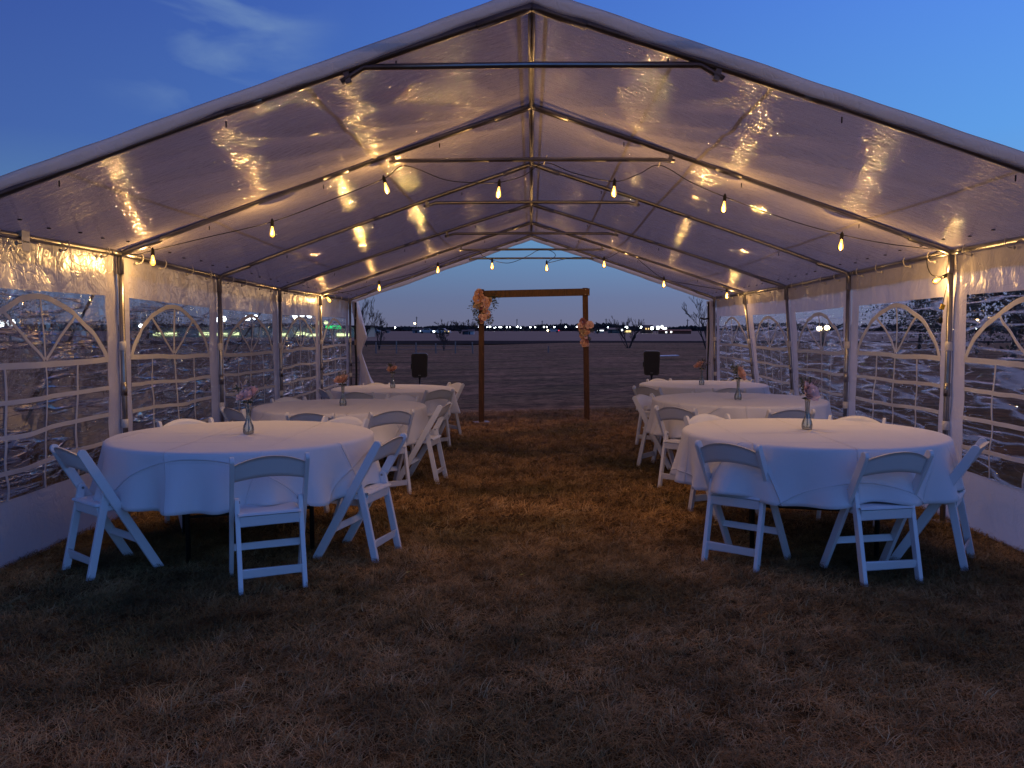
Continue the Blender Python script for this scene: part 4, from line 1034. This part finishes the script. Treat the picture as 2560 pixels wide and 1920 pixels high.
# right side: dark trees outside the tent
def leafy(loc, h, w, seed, lb):
    r = random.Random(seed); t = thing('dark_tree', lb, 'tree', loc, r.uniform(0, 6), 'dark trees outside the right wall'); mb = MB()
    clumps = [(Vector((r.gauss(0, w*.24), r.gauss(0, w*.24), h*r.uniform(.28, .92))), w*r.uniform(.13, .26)) for k in range(26)]
    for c_, s_ in clumps:
        for k in range(95):
            p = c_+Vector((r.gauss(0, 1), r.gauss(0, 1), r.gauss(0, .8)))*s_*.6
            e = Euler((r.uniform(0, 6), r.uniform(0, 6), 0)).to_matrix(); q = r.uniform(.05, .12)
            mb.add([p+e @ Vector((-q, 0, 0)), p+e @ Vector((q, 0, 0)), p+e @ Vector((0, q*1.4, 0))], [(0, 1, 2)])
    mb.build('crown', M['conifer'], t); tk = MB()
    tk.tube([(0, 0, 0), (.05, 0, h*.4), (0, .05, h*.8)], [.13, .09, .03], 7)
    for k in range(5):
        a = k*1.3; tk.tube([(0, 0, h*(.25+.1*k)), (math.cos(a)*w*.3, math.sin(a)*w*.3, h*(.40+.1*k))], [.05, .015], 5)
    tk.build('trunk', M['bark'], t)
for k, (x, y, h, w, lb) in enumerate([(16, 22, 4.6, 5.5, 'dark bushy tree behind the second right window'), (20, 31, 5.2, 6, 'dark bushy tree behind the third right window'), (13, 14, 4.4, 5.0, 'dark bushy tree behind the nearest right window'),
        (23, 41, 5.4, 6.5, 'dark bushy tree behind the fourth right window'), (19, 26, 4.6, 5, 'dark low tree between the second and third right windows'), (9.5, 9.5, 4.2, 4.5, 'dark tree nearest the camera outside the right wall'), (25, 52, 5.0, 7, 'dark far tree behind the fifth right window'), (28, 62, 4.4, 7, 'dark farthest tree outside the right wall')]):
    leafy((x, y, -.12), h, w, 60+k, lb)
# left side: dim hedge line beyond the windows
for k, (x, y, h, w, lb) in enumerate([(-62, 100, 5.5, 7, 'dark tree on the horizon behind the nearest left window'), (-80, 118, 4.5, 8, 'dark tree at the far left edge behind the window'), (-50, 110, 3.2, 7, 'low dark tree behind the second left window')]):
    leafy((x, y, -.1), h, w, 80+k, lb)

# floodlights and street lamps
def lamp_post(px, py, Y, r_, mat, name, lb, grp, arm=0):
    p = S(px, py, Y); t = thing(name, lb, 'lamp', (p.x, Y, zf-.05), 0, grp); hz = p.z-zf
    MB().tube([(0, 0, 0), (0, 0, max(.3, hz-r_*.3))], max(.05, Y*.00022), 5).build('pole', M['pole'], t)
    MB().lathe([(.001, -r_), (r_*.7, -r_*.7), (r_, 0), (r_*.7, r_*.7), (.001, r_)], 10, (0, -.1, hz)).build('lamp_head', mat, t)
    return t
row = [(1197, 818, .55), (1218, 818.5, .5), (1225, 817.5, .8), (1236, 820, .45), (1239, 819, .4), (1248, 818.5, .45), (1253, 818.5, .6), (1267, 818.5, .55), (1275, 818.5, .45), (1293, 817.5, .85), (1302, 819.5, .5), (1326, 818.5, .65), (1338, 818.5, .55),
       (1360, 818, .6), (1367, 818, .55), (1386, 818, .6), (1414.5, 817.8, .7), (1442, 817.5, .6), (1472, 818.5, .55), (1520, 819.5, .6)]
_o = ['leftmost', 'second', 'third', 'fourth', 'fifth', 'sixth', 'seventh', 'eighth', 'ninth', 'tenth', 'eleventh', 'twelfth', 'thirteenth', 'fourteenth', 'fifteenth', 'sixteenth', 'seventeenth', 'eighteenth', 'nineteenth', 'rightmost']
row_lb = ['small white street lamp on the horizon, %s of the row%s' % (w, ' from the left' if 0 < i < 19 else ' of twenty') for i, w in enumerate(_o)]
for k, (px, py, r_) in enumerate(row):
    lamp_post(px, py-.8, 395, r_*.52, M['lamp_white'], 'street_lamp', row_lb[k], 'white street lamps along the horizon')
lamp_post(1037, 808, 300, .35, M['lamp_warm'], 'street_lamp', 'warm street lamp beside the utility pole left of the arch', None)
lamp_post(988, 818.5, 390, .35, M['lamp_white'], 'street_lamp', 'tiny white lamp above the field near the left bare trees', None)
for px, py, Y, r_, mt, lb in ((1601, 817, 240, .45, 'lamp_white', 'white lamp at the left end of the brown building'), (1630, 820, 240, .45, 'lamp_white', 'bright white lamp in front of the brown building'), (1655, 817, 240, .40, 'lamp_white', 'white lamp beside the lit white sign'),
        (1566, 817.5, 240, .40, 'lamp_white', 'white lamp above the gabled yellow-lit house'), (1555, 824.5, 240, .25, 'lamp_white', 'small low lamp left of the gabled house'), (1061, 825, 260, .45, 'glow_yellow', 'yellowish lamp on the front of the long grey shed')):
    lamp_post(px, py, Y, r_, M[mt], 'yard_lamp', lb, None)
def lamp_at(name, x, y, z_, r_, mat, lb, grp=None, n=1):
    t = thing(name, lb, 'floodlight', (x, y, zf-.1), 0, grp)
    MB().tube([(0, 0, 0), (0, 0, z_)], .09, 6).build('pole', M['pole'], t)
    for k in range(n):
        MB().lathe([(.001, -r_*.6), (r_*.45, -r_*.5), (r_*.72, 0), (r_*.45, r_*.5), (.001, r_*.6)], 12, ((k-(n-1)/2)*r_*1.9, 0, z_+.2*r_*(k % 2))).build('lamp_head', mat, t, True)
    return t
flg = 'floodlights left of the tent'
lamp_at('floodlight', -70, 112, 2.2, .75, M['lamp_white'], 'dazzling white floodlight low behind the left window nearest the camera', flg, 2)
lamp_at('floodlight', -49, 106, 1.9, .42, M['lamp_white'], 'floodlight on the left side of the second left window', flg, 1)
lamp_at('floodlight', -43.5, 118, 2.8, .60, M['lamp_white'], 'double floodlight at the right side of the second left window', flg, 2)
lamp_at('floodlight', -39, 118, 3.0, .60, M['lamp_white'], 'double floodlight behind the third left window', flg, 2)
lamp_at('floodlight', -33.5, 124, 3.4, .55, M['lamp_white'], 'triple floodlight behind the fourth left window', flg, 3)
lamp_at('floodlight', -28.5, 116, 2.3, .45, M['glow_yellow'], 'yellowish floodlight at the right of the fourth left window', flg, 2)
# added low block whose glowing panels imitate the floodlit field
bt = thing('lit_field_stand_in', 'long low stand-in block with glowing yellow-green panels for the floodlit field behind the left windows', 'building', (-42, 130, zf-.1))
MB().box((0, 3, .9), (34, 6, 1.8), None, .05).build('wall', principled('backing_wall_paint', (.35, .36, .28), .8), bt)
for k in (0, 1, 3, 4, 5, 8, 9, 10, 12): MB().box((-15.5+k*2.4+.4*math.sin(k*5), -.08, .70+.1*math.sin(k*3)), (1.5+.6*math.sin(k*7), .1, .42)).build('lit_window', M['glow_yellow'], bt)
MB().box((0, 3, 1.9), (34.6, 6.6, .25)).build('roof', M['pole'], bt)
gs = thing('green_sign', 'glowing green sign behind the last left window', 'sign', (S(834, 814, 120).x, 120, zf-.1))
MB().tube([(0, 0, 0), (0, 0, 1.4)], .08, 6).build('post', M['pole'], gs); MB().box((0, -.1, 1.75), (2.2, .2, .5), None, .03).build('sign_panel', M['lamp_green'], gs)
# lamps behind the right windows
lamp_at('yard_lamp', 18.7, 55, 1.6, .26, M['lamp_warm'], 'yellowish lamp glinting through the third right window', None, 2)
lamp_at('yard_lamp', 28.5, 58, 1.5, .16, M['lamp_warm'], 'small lamp glinting through the second right window on its left', None, 1)
lamp_at('yard_lamp', 31, 60, 1.6, .16, M['lamp_white'], 'small white lamp glinting through the middle of the second right window', None, 1)

# fence left
posts = [(897, 836, 870), (940, 855, 878), (991, 853, 878), (1040, 856, 878), (1089.5, 858, 878), (1138.5, 853, 878), (1182, 855, 877), (1371, 865, 876)]
fn_ = thing('field_fence', 'weathered post and rail fence crossing the field left of the arch', 'fence', (-9, 56, -.16)); fo = fn_.location
prev = None
for i, (px, p0, p1) in enumerate(posts[1:]):
    Y = 56; b = S(px, p1, Y); tp = S(px-(1.5 if i == 5 else 0), p0, Y)
    MB().tube([(b.x-fo.x, 0, -.02), (tp.x-fo.x, 0, tp.z-fo.z)], .045, 6).build('post', M['post'], fn_)
    if prev is not None and i < 6:
        for fr_ in (.85, .45): MB().tube([(prev-fo.x, -.04, .62*fr_), ((prev+b.x)/2-fo.x, -.04, .62*fr_-.04), (b.x-fo.x, -.04, .62*fr_)], .014, 5).build('rail', M['post'], fn_)
    prev = b.x
# utility poles
for k, (px, top, Y) in enumerate([(1041.6, 791, 300), (1170, 798, 300), (1292, 797, 380), (1402.7, 798, 380), (1515, 796, 300), (1490, 804, 380), (1569, 803, 330), (1597, 797, 330), (1355, 801, 390), (1719, 797, 240)]):
    p = S(px, top, Y); t = thing('utility_pole', 'utility pole on the horizon, ' + ['left of the arch beside the warm lamp', 'just left of the left arch post', 'seen through the left half of the arch', 'seen through the right half of the arch', 'second right of the arch post', 'nearest right of the right arch post', 'behind the gabled yellow-lit house', 'at the left end of the brown building', 'faint and short, in the middle of the arch opening', 'beside the tree at the right curtain'][k], 'pole', (p.x, Y, zf-.1), 0, 'utility poles along the horizon')
    MB().tube([(0, 0, 0), (.05*(k % 3), 0, p.z-zf)], .13*Y/380+.03, 5).build('pole', M['pole'], t)
    MB().box((.05, 0, (p.z-zf)*.92), (.9, .1, .1)).build('crossarm', M['pole'], t)
# houses and sheds
def house(px0, px1, py0, py1, Y, wall, roofm, lb, wins=(), gable=False, cat='building', name='far_building'):
    a = S(px0, py1, Y); b = S(px1, py0, Y); w = b.x-a.x; h = b.z-zf; t = thing(name, lb, cat, ((a.x+b.x)/2, Y, zf-.05)); dp = max(3, w*.35)
    rh = h*.30 if not gable else h*.5; wh = h-rh
    MB().box((0, dp/2, wh/2), (w, dp, wh)).build('wall', wall, t)
    if gable: mb = MB().prism([(-w/2-.3, 0), (w/2+.3, 0), (0, rh)], (1, 0, 0), (0, 0, 1), (0, 1, 0), (0, dp/2, wh+.003), dp+.4)
    else: mb = MB().prism([(-.3, 0), (dp+.3, 0), (dp*.5, rh)], (0, 1, 0), (0, 0, 1), (1, 0, 0), (0, 0, wh+.003), w+.4)
    mb.build('roof', roofm, t)
    for (u, v, ww, hh, m) in wins: MB().box((u*w, -.05, v*h), (ww*w, .12, hh*h)).build('window', M[m], t)
    MB().box((-w*.28, -.04, wh*.42), (w*.05+.3, .1, wh*.8)).build('door', M['pole'], t)
    return t
gw = principled('grey_siding', (.16, .17, .19), .8); dw = principled('dark_siding', (.05, .055, .07), .8); ww_ = principled('white_siding', (.42, .43, .46), .7); br_ = principled('brown_brick', (.10, .05, .035), .9); gn = principled('green_metal', (.03, .05, .06), .6); og = principled('orange_container', (.16, .045, .022), .8); rfm = principled('shingle', (.045, .042, .05), .9)
house(1031, 1074, 821, 832, 260, gw, rfm, 'long grey shed with a lamp on its front, left of the arch')
house(1156, 1170, 824, 834, 200, dw, rfm, 'grey cabin with dark roof left of the white shed'); house(1170.5, 1184, 823, 833, 200, ww_, rfm, 'small white shed just left of the arch post')
house(906, 936, 824, 831, 260, gw, rfm, 'pale low house behind the slim bare tree'); house(964, 972, 824, 830, 260, gw, rfm, 'tiny grey hut behind the twin-stemmed tree')
house(1521, 1553, 819, 831, 250, gn, gn, 'dark green barn right of the arch')
house(1560, 1579, 817, 831, 240, principled('cream_wall', (.5, .42, .25), .7), rfm, 'gabled house lit yellow under its lamp', [(0, .35, .8, .30, 'lit_yellow'), (-.05, .68, .35, .18, 'lit_yellow')], True)
house(1604, 1632, 812, 823, 250, br_, rfm, 'brown two-storey building with two lit windows', [(-.1, .55, .12, .18, 'lit_yellow'), (.12, .55, .10, .18, 'lit_yellow')])
house(1650, 1728, 823, 831.5, 225, og, og, 'long low orange-brown building at the right of the horizon', [(-.30, .4, .05, .35, 'lit_white'), (-.14, .45, .05, .35, 'lit_white')])
house(1489, 1510, 821, 830, 250, gw, rfm, 'low pale building just right of the arch post', [(0, .6, .9, .2, 'lit_white')])
for px0, px1, py0, py1, lb in ((1641, 1648.5, 814.5, 823.5, 'square lit white sign board above the orange-brown building'), (1656, 1667, 818, 824, 'wide lit white sign board right of the square one')):
    a = S(px0, py1, 235); b = S(px1, py0, 235); t = thing('lit_sign', lb, 'sign', ((a.x+b.x)/2, 235, zf-.05)); w = b.x-a.x
    MB().box((0, 0, (a.z+b.z)/2-zf), (w, .3, b.z-a.z), None, .03).build('sign_panel', M['lit_white'], t)
    for s in (-1, 1): MB().tube([(s*w*.3, .1, 0), (s*w*.3, .1, a.z-zf)], .08, 5).build('post', M['pole'], t)
# far vehicles
cp = principled('car_paint', (.30, .32, .36), .35, .2); tyre = principled('tyre', (.01, .01, .01), .8); cgl = principled('car_glass', (.01, .012, .015), .1)
def car(px, py, Y, lb, yaw, lights):
    p = S(px, py, Y); t = thing('parked_car', lb, 'car', (p.x, Y, zf-.02), R(yaw), 'vehicles far across the field')
    ol = [(-2.2, .3), (-2.2, .75), (-1.9, .92), (-1.2, 1.0), (-.7, 1.42), (.6, 1.45), (1.2, 1.0), (2.0, .9), (2.2, .7), (2.2, .3)]
    MB().prism(ol, (1, 0, 0), (0, 0, 1), (0, 1, 0), (0, 0, 0), 1.75).build('body', cp, t)
    MB().prism([(-1.05, 1.03), (-.66, 1.36), (.56, 1.39), (1.0, 1.03)], (1, 0, 0), (0, 0, 1), (0, 1, 0), (0, 0, 0), 1.78).build('side_window', cgl, t)
    for sx_ in (-1.35, 1.35):
        for sy_ in (-.82, .82): MB().tube([(sx_, sy_-.1, .33), (sx_, sy_+.1, .33)], .33, 12).build('wheel', tyre, t)
    for (lx, m, r_) in lights: MB().lathe([(.001, -r_), (r_, 0), (.001, r_)], 8, (lx, -.95, .7)).build('headlight', M[m], t)
car(1067, 831, 245, 'pale car with a lit lamp in front of the long grey shed', 4, [(-1.8, 'lit_white', .18)])
car(1105, 832, 215, 'car with bright headlights and glowing lamps left of the arch', -6, [(-1.9, 'lamp_white', .28), (1.0, 'lit_yellow', .2), (1.9, 'lit_yellow', .2)])
car(1383, 831.5, 300, 'car with one warm headlight seen through the arch', 2, [(-2.0, 'lamp_warm', .35), (1.9, 'tail_red', .2)])
car(933, 829, 250, 'pale car with a lit lamp behind the slim bare tree', 0, [(-.9, 'lit_white', .25)])
# fallen leaves and litter on the grass
lt_ = principled('yellow_leaf', (.40, .34, .06), .7); gr2 = random.Random(5)
for x, y, lb in ((644, 1210, 'yellow leaf behind the legs of the chair backing onto the camera at left'), (882, 1241, 'tiny pale yellow leaf in the foreground grass left of centre'), (1129, 1246, 'tiny yellow leaf in the foreground grass at the foot of the aisle'), (1620, 1159, 'pale yellow leaf on the grass under the front right table')):
    r_ = ray(x, y); t_ = (.02-H)/r_[2]; p = Vector((r_[0]*t_, r_[1]*t_, .03))
    mb = MB(); mb.add([p+Vector((-.022, 0, 0)), p+Vector((-.008, .008, .006)), p+Vector((.02, .004, .012)), p+Vector((-.004, -.008, .004))], [(0, 1, 2), (0, 2, 3)]); tag(mb.build('fallen_leaf', lt_), lb, 'leaf', 'yellow leaves on the grass')
